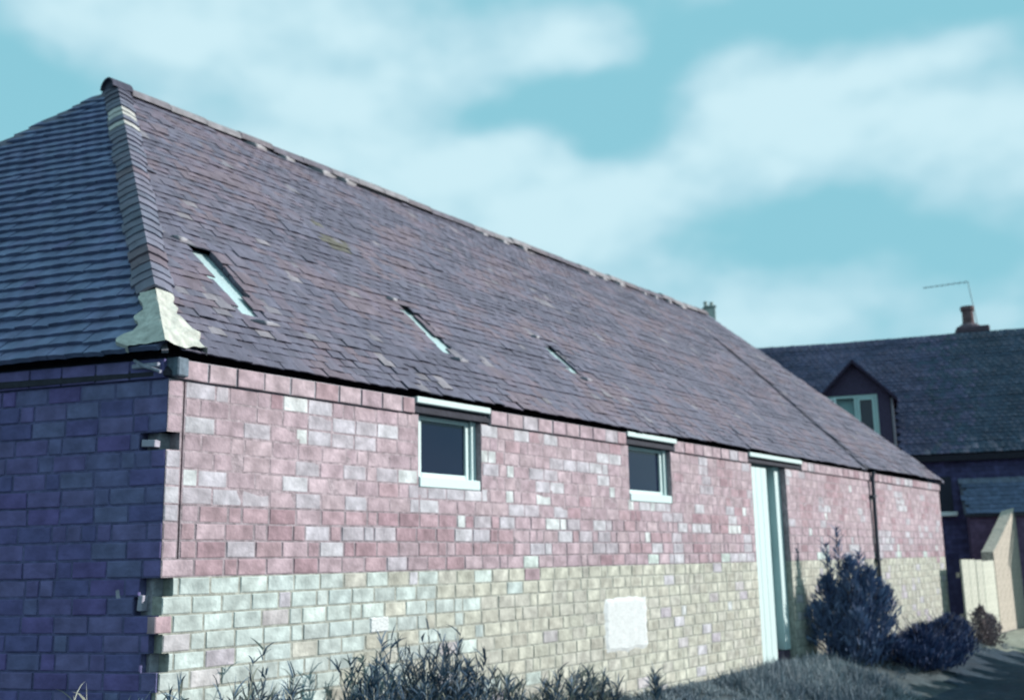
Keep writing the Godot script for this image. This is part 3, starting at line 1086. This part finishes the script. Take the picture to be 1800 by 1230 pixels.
func weeds(called: String, label: String, at: Vector3, spread: Vector2, height: float, stems: int, dark: float, group: String) -> void:
	var root := thing(called, label, "weed", Vector3(at.x, ground_height(at.x, at.z), at.z), group)
	var st := Shape.new()
	var lf := Shape.new()
	for k in stems:
		var p := Vector3(jit(spread.x), 0, jit(spread.y))
		p.y = ground_height(at.x + p.x, at.z + p.z) - root.position.y - 0.02
		var h := height * rng.randf_range(0.55, 1.12) * (1.0 - 0.35 * absf(p.x) / spread.x)
		var lean := Vector3(jit(0.22), 1, jit(0.16)).normalized()
		var bend := Vector3(jit(0.12), 0, jit(0.08))
		var stem_col := Color(0.10, 0.12, 0.13) if rng.randf() < dark else Color(0.36, 0.36, 0.31)
		var path := PackedVector3Array([p, p + lean * h * 0.5, p + lean * h + bend * h])
		st.ring_tube(path, [0.006, 0.0045, 0.0015], 4, stem_col, false)
		var leaves := 20 + rng.randi() % 12
		for j in leaves:
			var t := rng.randf_range(0.08, 0.98)
			var a := path[0].lerp(path[1], t * 2.0) if t < 0.5 else path[1].lerp(path[2], t * 2.0 - 1.0)
			var yaw := rng.randf() * TAU
			var tone := rng.randf()
			var col := Color(0.035, 0.068, 0.115).lerp(Color(0.125, 0.18, 0.235), tone * tone) if rng.randf() < dark else Color(0.19, 0.21, 0.19).lerp(Color(0.38, 0.37, 0.30), tone)
			blade(lf, a, Vector3(cos(yaw) * 0.8, rng.randf_range(0.6, 2.4), sin(yaw) * 0.8), rng.randf_range(0.09, 0.24) * (1.1 - 0.45 * t), rng.randf_range(0.0035, 0.008), rng.randf_range(0.1, 0.5), col)
	for k in stems * 5:                                         # grass between the stems
		var p := Vector3(jit(spread.x * 1.2), 0, jit(spread.y * 1.3))
		p.y = ground_height(at.x + p.x, at.z + p.z) - root.position.y - 0.02
		var tone := rng.randf()
		blade(lf, p, Vector3(jit(0.35), 1, jit(0.35)), height * rng.randf_range(0.25, 0.6), 0.006, 0.2, Color(0.05, 0.08, 0.11).lerp(Color(0.28, 0.29, 0.24), tone * (1.1 - dark * 0.8)))
	obj("stems", st, mats.plant, root)
	obj("foliage", lf, mats.plant, root)


func shrub(called: String, label: String, category: String, at: Vector3, spires: Array, leaves: int, leaf: float, lo: Color, hi: Color, slim := 0.18) -> void:
	var root := thing(called, label, category, Vector3(at.x, ground_height(at.x, at.z), at.z))
	var wood := Shape.new()
	var lf := Shape.new()
	for s in spires:                                            # [dx, dz, height, radius, share of the leaves, foot]
		var top := Vector3(s[0], s[2], s[1])
		var foot := Vector3(s[0] * 0.3, -0.03, s[1] * 0.3)
		wood.ring_tube([foot, foot.lerp(top, 0.5) + Vector3(s[0] * 0.2, 0, s[1] * 0.2), top], [0.022, 0.014, 0.004], 6, Color(0.07, 0.06, 0.07), false)
		for k in 14:
			var t := rng.randf_range(0.1, 0.9)
			var a := foot.lerp(top, t)
			var yaw := rng.randf() * TAU
			var r: float = s[3] * pow(sin(PI * clampf(t * 0.8 + 0.18, 0, 1)), 0.8)
			wood.ring_tube([a, a + Vector3(cos(yaw) * r * 0.5, r * 0.35, sin(yaw) * r * 0.5), a + Vector3(cos(yaw) * r, r * 0.9, sin(yaw) * r)], [0.007, 0.005, 0.0015], 4, Color(0.06, 0.06, 0.08), false)
		var n := int(leaves * float(s[4]))
		for k in n:
			var t := pow(rng.randf(), 0.85)
			var yaw := rng.randf() * TAU
			var lumpy := 0.80 + 0.9 * noise.get_noise_3d(cos(yaw) * 50.0 + s[0] * 90.0, t * 90.0, sin(yaw) * 50.0)
			var r: float = s[3] * lumpy * pow(sin(PI * clampf(t * 0.80 + 0.20, 0, 1)), 0.75) * pow(rng.randf(), 0.45)
			var c := foot.lerp(top, t) + Vector3(cos(yaw) * r, jit(0.04), sin(yaw) * r)
			var d := Vector3(cos(yaw) * 0.6 + jit(0.5), 0.7 + jit(0.6) + (0.6 if slim < 0.15 else 0.0), sin(yaw) * 0.6 + jit(0.5))
			var tone := clampf(0.5 + 0.8 * noise.get_noise_3d(c.x * 120.0, c.y * 120.0, c.z * 120.0) + jit(0.35), 0, 1)
			blade(lf, c, d, leaf * rng.randf_range(0.6, 1.4), leaf * slim * rng.randf_range(0.7, 1.2), rng.randf_range(0.1, 0.4), lo.lerp(hi, tone))
	obj("stems", wood, mats.plant, root)
	obj("foliage", lf, mats.plant, root)


func plants() -> void:
	var g := "weeds along the foot of the barn wall"
	weeds("tall_weed", "pale leggy weeds at the barn's near corner, thin stems over cream bricks", Vector3(0.5, 0, 0.34), Vector2(0.38, 0.12), 0.86, 60, 0.7, g)
	weeds("tall_weed", "dark narrow weed clump below the white daubed brick", Vector3(1.58, 0, 0.36), Vector2(0.24, 0.12), 0.86, 50, 0.92, g)
	weeds("tall_weed", "widest dark weed clump, right of the white daubed brick", Vector3(2.2, 0, 0.36), Vector2(0.42, 0.14), 0.87, 95, 0.95, g)
	weeds("tall_weed", "short sparse weeds below the left window's right side", Vector3(2.98, 0, 0.36), Vector2(0.30, 0.10), 0.56, 30, 0.6, g)
	weeds("tall_weed", "straw-coloured and dark weeds left of the white render patch", Vector3(4.05, 0, 0.36), Vector2(0.5, 0.10), 0.50, 46, 0.65, g)
	weeds("tall_weed", "single thin dark stalk standing below the white render patch", Vector3(5.5, 0, 0.34), Vector2(0.08, 0.04), 0.36, 4, 0.9, g)
	weeds("tall_weed", "bleached dry stalks against the dark end wall", Vector3(-0.44, 0, 0.22), Vector2(0.10, 0.08), 0.92, 9, 0.15, g)
	weeds("tall_weed", "bluish weeds in front of the broken corner bricks", Vector3(-0.14, 0, 0.36), Vector2(0.2, 0.08), 0.84, 26, 0.7, g)
	shrub("bush", "tall dark bush with pointed spires between door and downpipe", "bush", Vector3(10.62, 0, 0.52), [
		[0.02, 0.02, 1.30, 0.34, 0.20, 0], [-0.06, -0.10, 1.72, 0.09, 0.025, 0], [-0.20, -0.22, 1.56, 0.08, 0.02, 0], [0.16, 0.12, 1.40, 0.10, 0.025, 0], [0.20, 0.22, 1.18, 0.34, 0.17, 0], [0.36, 0.38, 0.92, 0.32, 0.14, 0],
		[-0.20, -0.24, 1.08, 0.30, 0.14, 0], [-0.32, -0.36, 0.74, 0.30, 0.12, 0], [0.40, -0.02, 0.74, 0.30, 0.08, 0], [-0.30, 0.2, 0.62, 0.30, 0.08, 0]], 9000, 0.115, Color(0.055, 0.085, 0.175), Color(0.15, 0.21, 0.34), 0.08)
	shrub("bush", "low spreading dark bush right of the downpipe", "bush", Vector3(12.2, 0, 1.0), [
		[-1.3, -0.1, 0.42, 0.5, 0.12, 0], [-0.7, 0.1, 0.46, 0.5, 0.16, 0], [-0.1, 0.0, 0.50, 0.52, 0.2, 0], [0.6, 0.1, 0.52, 0.5, 0.22, 0], [1.4, 0.0, 0.56, 0.46, 0.2, 0], [2.2, -0.05, 0.46, 0.4, 0.14, 0]], 14000, 0.10, Color(0.026, 0.042, 0.105), Color(0.062, 0.095, 0.20), 0.085)
	shrub("bush", "dry brownish bush at the barn's far corner by the pale fence", "bush", Vector3(16.4, 0, 0.80), [
		[0.0, 0.0, 0.62, 0.26, 0.5, 0], [0.45, 0.05, 0.45, 0.26, 0.5, 0]], 2400, 0.06, Color(0.12, 0.105, 0.13), Color(0.30, 0.25, 0.26))
	# hedgerow added out of view across the lane, only to shade it
	var added_hedge := []
	for k in 15:
		added_hedge.append([-6.0 + k * 0.9, jit(0.12), 1.85 + jit(0.2), 0.6, 1.0 / 15.0, 0])
	shrub("added_hedge", "unseen dark hedgerow added beyond the lane to shade it", "added_hedge", Vector3(13.6, 0, 4.35), added_hedge, 18000, 0.16, Color(0.03, 0.05, 0.04), Color(0.06, 0.09, 0.06))
	# grass of the verge: nobody could count it
	var tuft := Shape.new()
	for k in 11:
		blade(tuft, Vector3(jit(0.05), 0, jit(0.05)), Vector3(jit(0.5), 1, jit(0.5)), rng.randf_range(0.10, 0.22), 0.004, rng.randf_range(0.15, 0.5), Color.WHITE)
	var mm := MultiMesh.new()
	mm.transform_format = MultiMesh.TRANSFORM_3D
	mm.use_colors = true
	mm.mesh = tuft.mesh()
	var spots := []
	for k in 5200:
		var x := rng.randf_range(-3.5, 17.5)
		var z := rng.randf_range(0.05, 1.55)
		if x < 0.0:
			z = rng.randf_range(-2.0, 1.55)
			if (Vector3(x, 0, z)).dot(end_out) < 0.06: continue
		if x > 10.2 and (z > 1.1 or rng.randf() < 0.55): continue
		var tall := 0.55 + 0.45 * noise.get_noise_2d(x * 30.0, z * 50.0)
		if x > 6.8 and x < 9.9 and z > 0.3 and z < 1.4: tall += 0.55
		spots.append([x, z, tall])
	mm.instance_count = spots.size()
	for i in spots.size():
		var sp = spots[i]
		var k: float = sp[2] * rng.randf_range(0.7, 1.25)
		mm.set_instance_transform(i, Transform3D(Basis(Vector3.UP, rng.randf() * TAU).scaled(Vector3(1.1, k, 1.1)), Vector3(sp[0], ground_height(sp[0], sp[1]) - 0.01, sp[1])))
		var c := Color(0.09, 0.125, 0.165).lerp(Color(0.26, 0.30, 0.33), clampf(0.45 + noise.get_noise_2d(sp[0] * 25.0, sp[1] * 40.0) + jit(0.3), 0, 1))
		mm.set_instance_color(i, c)
	var o := MultiMeshInstance3D.new()
	o.name = "verge_grass"
	o.multimesh = mm
	o.material_override = mats.plant
	add_child(o, true)
	o.set_meta("kind", "stuff")
	tag(o, "greyish blue rough grass along the foot of the barn", "grass")


# ------------------------------------------------------------------ the cottage behind
func house_point(t: float, y: float, out := 0.0) -> Vector3:  # t along the house front (to the left), out towards the camera
	return Vector3(23, y, 0) + end_dir * t + end_out * out


func make_cottage() -> void:
	var label := "dark tiled cottage with a gabled dormer behind the barn"
	cottage = thing("cottage", label, "house")
	var frame := Transform3D(Basis(-end_dir, Vector3.UP, end_out), Vector3(23, 0, 0))   # local x to the right, z towards the camera
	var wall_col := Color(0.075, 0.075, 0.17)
	var wall := Shape.new()
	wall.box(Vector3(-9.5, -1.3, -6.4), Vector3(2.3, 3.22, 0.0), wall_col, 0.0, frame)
	var w := obj("wall", wall, mats.brick, cottage)
	# courses of brick as far as they can be told apart
	var courses := Shape.new()
	for row in 22:
		var y := 3.12 - row * 0.112
		var x := -2.4 + (0.11 if row % 2 else 0.0)
		while x < 1.6:
			var k := rng.randf_range(0.8, 1.25)
			if not (y < 2.55 and x > -1.05):
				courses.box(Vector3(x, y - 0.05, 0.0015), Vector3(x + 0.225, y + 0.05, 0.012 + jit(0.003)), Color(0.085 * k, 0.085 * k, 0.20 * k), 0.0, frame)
			x += 0.237
	obj("brickwork", courses, mats.brick, w).set_meta("kind", "stuff")
	# fascia and roof
	var ridge_y := 6.63
	var setback := 3.2
	var roof_s := Shape.new()
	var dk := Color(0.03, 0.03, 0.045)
	var x0 := -9.8
	var x1 := 2.55
	var ev := 0.22
	var ey := 3.12
	var p := func(x: float, y: float, z: float) -> Vector3: return frame * Vector3(x, y, z)
	roof_s.quad(p.call(x0, ey, ev), p.call(x1, ey, ev), p.call(x1, ridge_y - 0.05, -setback), p.call(x0, ridge_y - 0.05, -setback), dk)
	roof_s.quad(p.call(x1, ey, -6.6), p.call(x0, ey, -6.6), p.call(x0, ridge_y - 0.05, -setback), p.call(x1, ridge_y - 0.05, -setback), dk)
	roof_s.quad(p.call(x0, ey - 0.14, ev), p.call(x1, ey - 0.14, ev), p.call(x1, ey, ev), p.call(x0, ey, ev), dk)
	roof_s.quad(p.call(x0, ey - 0.14, -0.1), p.call(x1, ey - 0.14, -0.1), p.call(x1, ey - 0.14, ev), p.call(x0, ey - 0.14, ev), dk)
	roof_s.tri(p.call(x1, ey, ev), p.call(x1, ey, -6.6), p.call(x1, ridge_y - 0.05, -setback), dk)
	roof_s.tri(p.call(x0, ey, -6.6), p.call(x0, ey, ev), p.call(x0, ridge_y - 0.05, -setback), dk)
	var roof := obj("roof", roof_s, mats.timber, cottage)
	var up := Vector3(0, ridge_y - ey, -setback - ev)
	var sl := up.length()
	var b := frame.basis * up.normalized()
	var dorm_x := -3.12
	var inside := func(u: float, v: float) -> bool:
		var x := x0 + u
		var y: float = ey + up.y * v / sl
		if v > sl or x < -7.6 or x > 2.5: return false
		return absf(x - dorm_x) > 0.93 or y > 4.72 + 0.88 * (1.0 - absf(x - dorm_x) / 0.95)
	var wave := func(u: float, v: float) -> float: return 0.035 + 0.03 * noise.get_noise_2d(u * 7.0 + 40.0, v * 9.0) - 0.05 * sin(PI * clampf((u - 2.0) / 12.0, 0, 1)) * v / sl
	var tint := func(u: float, v: float) -> Color:
		var k := rng.randf_range(0.88, 1.12) + 0.3 * noise.get_noise_2d(u * 18.0, v * 25.0)
		var x := x0 + u
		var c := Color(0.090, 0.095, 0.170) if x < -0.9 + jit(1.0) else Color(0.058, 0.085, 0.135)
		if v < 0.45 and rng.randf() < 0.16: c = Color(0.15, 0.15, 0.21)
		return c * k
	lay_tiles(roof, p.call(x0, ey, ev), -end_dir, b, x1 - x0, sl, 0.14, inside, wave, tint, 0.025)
	# dormer: gable wall, cheeks, roof, casements
	var d := Shape.new()
	var dy := 4.70
	var peak := 5.56
	var hw := 0.80
	var bottom := 3.26
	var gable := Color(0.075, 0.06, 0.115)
	d.box(Vector3(dorm_x + 0.52, bottom, -1.2), Vector3(dorm_x + hw, dy, 0.05), gable, 0.0, frame)
	d.box(Vector3(dorm_x - hw, bottom, -1.2), Vector3(dorm_x - 0.70, dy, 0.05), gable, 0.0, frame)
	d.box(Vector3(dorm_x - 0.70, bottom, -0.6), Vector3(dorm_x + 0.52, 3.36, 0.05), gable, 0.0, frame)
	d.quad(p.call(dorm_x - hw, dy, -2.2), p.call(dorm_x + hw, dy, -2.2), p.call(dorm_x + hw, dy, 0.05), p.call(dorm_x - hw, dy, 0.05), gable)
	d.quad(p.call(dorm_x - hw, dy + 0.001, 0.05), p.call(dorm_x + hw, dy + 0.001, 0.05), p.call(dorm_x + 0.02, peak - 0.1, 0.05), p.call(dorm_x - 0.02, peak - 0.1, 0.05), gable)
	var dormer := obj("dormer", d, mats.timber, cottage)
	dormer.set_meta("label", "gabled dormer with pale green casement window")
	var dr := Shape.new()
	for s in [-1.0, 1.0]:
		var lo0: Vector3 = p.call(dorm_x + s * 0.98, dy - 0.14, 0.24)
		var hi0: Vector3 = p.call(dorm_x, peak, 0.24)
		var lo1: Vector3 = p.call(dorm_x + s * 0.98, dy - 0.14, -1.5)
		var hi1: Vector3 = p.call(dorm_x, peak, -2.4)
		var th := Vector3(0, -0.09, 0)
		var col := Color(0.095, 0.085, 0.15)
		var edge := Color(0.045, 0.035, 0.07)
		dr.quad(lo0, lo1, hi1, hi0, col) if s > 0 else dr.quad(hi0, hi1, lo1, lo0, col)
		dr.quad(hi0 + th, hi1 + th, lo1 + th, lo0 + th, edge) if s > 0 else dr.quad(lo0 + th, lo1 + th, hi1 + th, hi0 + th, edge)
		dr.quad(lo0 + th, lo0, hi0, hi0 + th, edge) if s > 0 else dr.quad(hi0 + th, hi0, lo0, lo0 + th, edge)
		dr.quad(lo0 + th, lo1 + th, lo1, lo0, edge)
	obj("dormer_roof", dr, mats.tile, dormer)
	var shade_s := Color(0.50, 0.70, 0.70)
	var fr := Shape.new()
	for r in [[-0.70, 3.36, -0.63, 4.70], [0.45, 3.36, 0.52, 4.70], [-0.63, 4.63, 0.45, 4.70], [-0.03, 3.36, 0.04, 4.63]]:
		fr.box(Vector3(dorm_x + r[0], r[1], -0.05), Vector3(dorm_x + r[2], r[3], 0.03), shade_s, 0.004, frame)
	var win := obj("window", fr, mats.paint, dormer)
	win.set_meta("label", "pale green dormer casements with the left one ajar")
	var curtain := Shape.new()
	curtain.box(Vector3(dorm_x - 0.63, 3.36, -0.20), Vector3(dorm_x + 0.45, 4.63, -0.16), Color(0.30, 0.52, 0.54), 0.0, frame)
	obj("curtain", curtain, mats.paint, dormer)
	var sash := Shape.new()
	for r in [[0.05, 3.38, 0.10, 4.62], [0.39, 3.38, 0.44, 4.62], [0.10, 4.57, 0.39, 4.62], [0.10, 3.38, 0.39, 3.43]]:
		sash.box(Vector3(dorm_x + r[0], r[1], -0.02), Vector3(dorm_x + r[2], r[3], 0.045), Color(0.55, 0.78, 0.78), 0.004, frame)
	obj("casement", sash, mats.paint, dormer)
	var ajar := Shape.new()
	var open := frame * Transform3D(Basis(Vector3.UP, -1.15), Vector3(dorm_x - 0.62, 0, 0.04))
	for r in [[0.0, 3.38, 0.05, 4.60], [0.40, 3.38, 0.45, 4.60], [0.05, 4.55, 0.40, 4.60], [0.05, 3.38, 0.40, 3.43]]:
		ajar.box(Vector3(r[0], r[1], 0.0), Vector3(r[2], r[3], 0.04), Color(0.70, 0.86, 0.88), 0.004, open)  # open casement paler, its sunlit look put into the paint
	obj("casement", ajar, mats.paint, dormer)
	var pane := Shape.new()
	pane.box(Vector3(dorm_x + 0.09, 3.42, 0.005), Vector3(dorm_x + 0.40, 4.58, 0.009), Color.WHITE, 0.0, frame)
	obj("pane", pane, mats.glass, dormer)
	var lead := Shape.new()
	lead.box(Vector3(dorm_x + hw + 0.02, bottom - 0.05, 0.0), Vector3(dorm_x + hw + 0.075, dy - 0.12, 0.07), Color(0.26, 0.25, 0.30), 0.004, frame)
	obj("flashing", lead, mats.metal, dormer)
	# lean-to against the front
	var lt := Shape.new()
	var l0 := -0.95
	var l1 := 2.1
	lt.box(Vector3(l0 + 0.1, -1.3, 0.002), Vector3(l1, 1.66, 0.68), Color(0.17, 0.11, 0.20), 0.0, frame)
	var lean := obj("lean_to", lt, mats.brick, cottage)
	var lr := Shape.new()
	var a0 := Vector3(l0, 2.54, 0.02); var a1 := Vector3(l1, 2.54, 0.02); var c0 := Vector3(l0, 1.70, 0.82); var c1 := Vector3(l1, 1.70, 0.82)
	var lift := Vector3(0, -0.06, -0.05)
	for q in [[c0, c1, a1, a0], [a0 + lift, a1 + lift, c1 + lift, c0 + lift], [c0 + lift, c1 + lift, c1, c0], [a0 + lift, c0 + lift, c0, a0], [c1 + lift, a1 + lift, a1, c1]]:
		lr.quad(frame * q[0], frame * q[1], frame * q[2], frame * q[3], Color(0.10, 0.11, 0.15))
	lean.set_meta("label", "low lean-to with a bluish tiled roof")
	var lroof := obj("roof", lr, mats.tile, lean)
	var lup := (a0 - c0)
	lay_tiles(lroof, frame * c0, -end_dir, frame.basis * lup.normalized(), l1 - l0, lup.length(), 0.14, func(u, v): return u > 0.05 and u < l1 - l0 and v < lup.length() - 0.05, func(_u, _v): return 0.02, func(_u, v): return (Color(0.125, 0.165, 0.27) if v < 0.95 else Color(0.19, 0.225, 0.31)) * rng.randf_range(0.85, 1.15))
	# small window beside the lean-to
	var sw := Shape.new()
	sw.box(Vector3(-1.72, 1.80, 0.014), Vector3(-1.12, 2.62, 0.03), Color(0.02, 0.025, 0.045), 0.0, frame)
	var lowwin := obj("window", sw, mats.metal, cottage)
	var sl2 := Shape.new()
	sl2.box(Vector3(-1.78, 1.70, 0.014), Vector3(-1.04, 1.80, 0.16), Color(0.80, 0.86, 0.88), 0.01, frame)
	obj("sill", sl2, mats.paint, lowwin)
	# chimney behind the ridge
	var ch := Shape.new()
	ch.box(Vector3(-0.30, 5.2, -4.35), Vector3(0.42, 6.72, -3.65), Color(0.12, 0.09, 0.12), 0.0, frame)
	ch.box(Vector3(-0.36, 6.721, -4.42), Vector3(0.48, 6.90, -3.58), Color(0.14, 0.10, 0.13), 0.03, frame)
	var chimney := obj("chimney", ch, mats.brick, cottage)
	var flaunch := Shape.new()
	flaunch.lathe(frame * Vector3(0.0, 6.90, -4.0), [Vector2(0.33, 0.0), Vector2(0.30, 0.06), Vector2(0.17, 0.14)], 14, Color(0.15, 0.12, 0.15))
	obj("flaunching", flaunch, mats.mortar, chimney)
	var pot := Shape.new()
	pot.lathe(frame * Vector3(0.0, 7.02, -4.0), [Vector2(0.17, 0.0), Vector2(0.155, 0.10), Vector2(0.15, 0.36), Vector2(0.185, 0.40), Vector2(0.185, 0.50), Vector2(0.13, 0.50), Vector2(0.12, 0.30)], 16, Color(0.20, 0.13, 0.14))
	obj("chimney_pot", pot, mats.brick, chimney)
	# television aerial on the stack
	var ae := thing("television_aerial", "thin grey television aerial above the cottage chimney pot", "aerial")
	var mast := Shape.new()
	var m0: Vector3 = frame * Vector3(0.30, 6.5, -4.15)
	var m1: Vector3 = frame * Vector3(0.10, 8.26, -4.15)
	mast.ring_tube([m0, m1], [0.014, 0.012], 6, Color(0.36, 0.46, 0.48))
	obj("mast", mast, mats.metal, ae)
	var boom := Shape.new()
	var b1: Vector3 = frame * Vector3(-1.08, 8.20, -4.15)
	boom.ring_tube([m1 + (m1 - b1) * 0.02, b1], [0.012, 0.012], 6, Color(0.36, 0.46, 0.48))
	obj("boom", boom, mats.metal, ae)
	for k in 8:
		var el := Shape.new()
		var q := m1.lerp(b1, 0.06 + k * 0.125)
		var wd := 0.24 - 0.012 * k
		el.ring_tube([q - end_out * wd, q + end_out * wd], [0.005, 0.005], 5, Color(0.36, 0.46, 0.48))
		obj("element", el, mats.metal, ae)


func far_house() -> void:
	# stands well behind the barn; only its chimney shows over the barn's roof
	var h := thing("house", "distant house whose pale chimney with two pots shows over the barn's ridge", "house", Vector3(31.6, -0.75, -11.28))
	h.rotation.y = -0.94
	var wl := Shape.new()
	wl.box(Vector3(-6.0, 0, -3.0), Vector3(0.25, 7.2, 2.2), Color(0.35, 0.34, 0.32))
	obj("wall", wl, mats.brick, h)
	var rf := Shape.new()
	var rr := Color(0.17, 0.17, 0.2)
	rf.quad(Vector3(-6.2, 7.1, 2.4), Vector3(0.4, 7.1, 2.4), Vector3(0.4, 9.2, -0.4), Vector3(-6.2, 9.2, -0.4), rr)
	rf.quad(Vector3(0.4, 7.1, -3.2), Vector3(-6.2, 7.1, -3.2), Vector3(-6.2, 9.2, -0.4), Vector3(0.4, 9.2, -0.4), rr)
	rf.tri(Vector3(0.4, 7.1, 2.4), Vector3(0.4, 7.1, -3.2), Vector3(0.4, 9.2, -0.4), Color(0.35, 0.34, 0.32))
	rf.tri(Vector3(-6.2, 7.1, -3.2), Vector3(-6.2, 7.1, 2.4), Vector3(-6.2, 9.2, -0.4), Color(0.35, 0.34, 0.32))
	obj("roof", rf, mats.tile, h)
	var st := Shape.new()
	var c := Color(0.58, 0.64, 0.60)
	st.box(Vector3(-0.19, 8.6, -0.3), Vector3(0.19, 10.62, 0.3), c, 0.01)
	st.box(Vector3(-0.22, 10.621, -0.34), Vector3(0.22, 10.70, 0.34), Color(0.42, 0.48, 0.46), 0.01)
	var stack := obj("chimney", st, mats.brick, h)
	for s in [-1.0, 1.0]:
		var pot := Shape.new()
		pot.lathe(Vector3(s * 0.12, 10.70, s * -0.05), [Vector2(0.07, 0.0), Vector2(0.06, 0.12), Vector2(0.075, 0.15), Vector2(0.075, 0.20), Vector2(0.05, 0.20), Vector2(0.05, 0.1)], 10, Color(0.44, 0.50, 0.47))
		obj("chimney_pot", pot, mats.brick, stack)


func yard() -> void:
	# pale boarded fence from the barn's far corner
	var z := 0.30
	var f := thing("board_fence", "pale upright board fence beyond the barn's far corner", "fence", Vector3(17.3, -0.7, z))
	var x := 0.0
	while x < 2.4:
		var s := Shape.new()
		var top := 1.42 - 0.02 * x + jit(0.02)
		var gy := ground_height(17.3 + x, z) + 0.72
		var k := rng.randf_range(0.9, 1.05)
		s.box(Vector3(x, gy - 0.02, jit(0.012)), Vector3(x + 0.495, top, 0.03 + jit(0.012)), Color(0.72 * k, 0.72 * k, 0.62 * k), 0.006)
		obj("board", s, mats.timber, f)
		x += 0.525
	var rails := Shape.new()
	for y in [0.35, 1.1]:
		rails.box(Vector3(-0.05, y, -0.07), Vector3(2.60, y + 0.09, -0.016), Color(0.4, 0.38, 0.33))
	obj("rail", rails, mats.timber, f)
	# wall made up where a yellow stain sits, its top sweeping up with it
	var w := Shape.new()
	var n := 16
	var ox := 19.95
	var len := 2.9
	var top := func(u: float) -> float: return 0.86 + 1.05 * u + 0.15 * u * u + 0.015 * noise.get_noise_1d(u * 900.0)
	for i in n:
		var u0 := float(i) / n
		var u1 := float(i + 1) / n
		var a := Vector3(ox + len * u0, -1.2, 0.32)
		var b := Vector3(ox + len * u1, -1.2, 0.32)
		var c := Vector3(b.x, top.call(u1), 0.32)
		var d := Vector3(a.x, top.call(u0), 0.32)
		var bk := Vector3(0, 0, -0.24)
		var k := 1.0 + 0.06 * noise.get_noise_1d(i * 40.0)
		var col := Color(0.62 * k, 0.55 * k, 0.47 * k)
		w.quad(a, b, c, d, col)
		w.quad(b + bk, a + bk, d + bk, c + bk, col)
		w.quad(d, c, c + bk, d + bk, col)
		if i == 0: w.quad(a + bk, a, d, d + bk, col)
		if i == n - 1: w.quad(b, b + bk, c + bk, c, col)
	var o := obj("added_wall", w, mats.mortar)
	tag(o, "made-up pinkish cream wall sweeping up at the right edge", "wall")


func _ready() -> void:
	rng.seed = 1977
	noise.seed = 12
	noise.frequency = 0.03
	noise.fractal_octaves = 3
	# camera
	cam = Camera3D.new()
	cam.name = "camera"
	add_child(cam)
	var fw := Vector3(0.79331954, 0.19337844, -0.57727713)
	var up := Vector3(-0.14440408, 0.98092268, 0.13014671)
	cam.transform = Transform3D(Basis(fw.cross(up), up, -fw).orthonormalized(), EYE)
	cam.fov = 35.903
	cam.near = 0.05
	cam.far = 900.0
	cam.current = true
	var lens := CameraAttributesPhysical.new()
	lens.frustum_focal_length = 37.042
	lens.frustum_focus_distance = 3.6
	lens.exposure_aperture = 3.2
	cam.attributes = lens
	# sky, sun, exposure
	var env := Environment.new()
	env.background_mode = Environment.BG_SKY
	var sky := Sky.new()
	sky.sky_material = make_sky()
	env.sky = sky
	env.background_energy_multiplier = 1.0
	env.tonemap_mode = Environment.TONE_MAPPER_LINEAR
	env.tonemap_exposure = 1.5
	env.sdfgi_enabled = true
	env.ssao_enabled = true
	env.ssil_enabled = true
	var we := WorldEnvironment.new()
	we.name = "environment"
	we.environment = env
	add_child(we)
	var sun := DirectionalLight3D.new()
	sun.name = "sun"
	sun.light_energy = 1.32
	sun.light_color = Color(1.0, 0.985, 0.96)
	sun.light_angular_distance = 0.5
	sun.shadow_enabled = true
	add_child(sun)
	var to_sun := Vector3(0.599, 0.407, 0.689)
	sun.look_at_from_position(to_sun * 50.0, Vector3.ZERO)
	# materials, then the large structure, then smaller things
	make_materials()
	make_ground()
	barn = thing("barn", "long pink and cream brick barn with a hipped tile roof", "barn")
	front_wall()
	end_wall()
	commit_bricks(300)
	make_tile_templates()
	make_roof()
	small_window(2.385, 3.205, "larger left barn window with pale blue frame")
	small_window(5.72, 6.66, "smaller right barn window with pale blue frame")
	barn_door()
	make_cottage()
	commit_tiles(0)
	far_house()
	yard()
	plants()
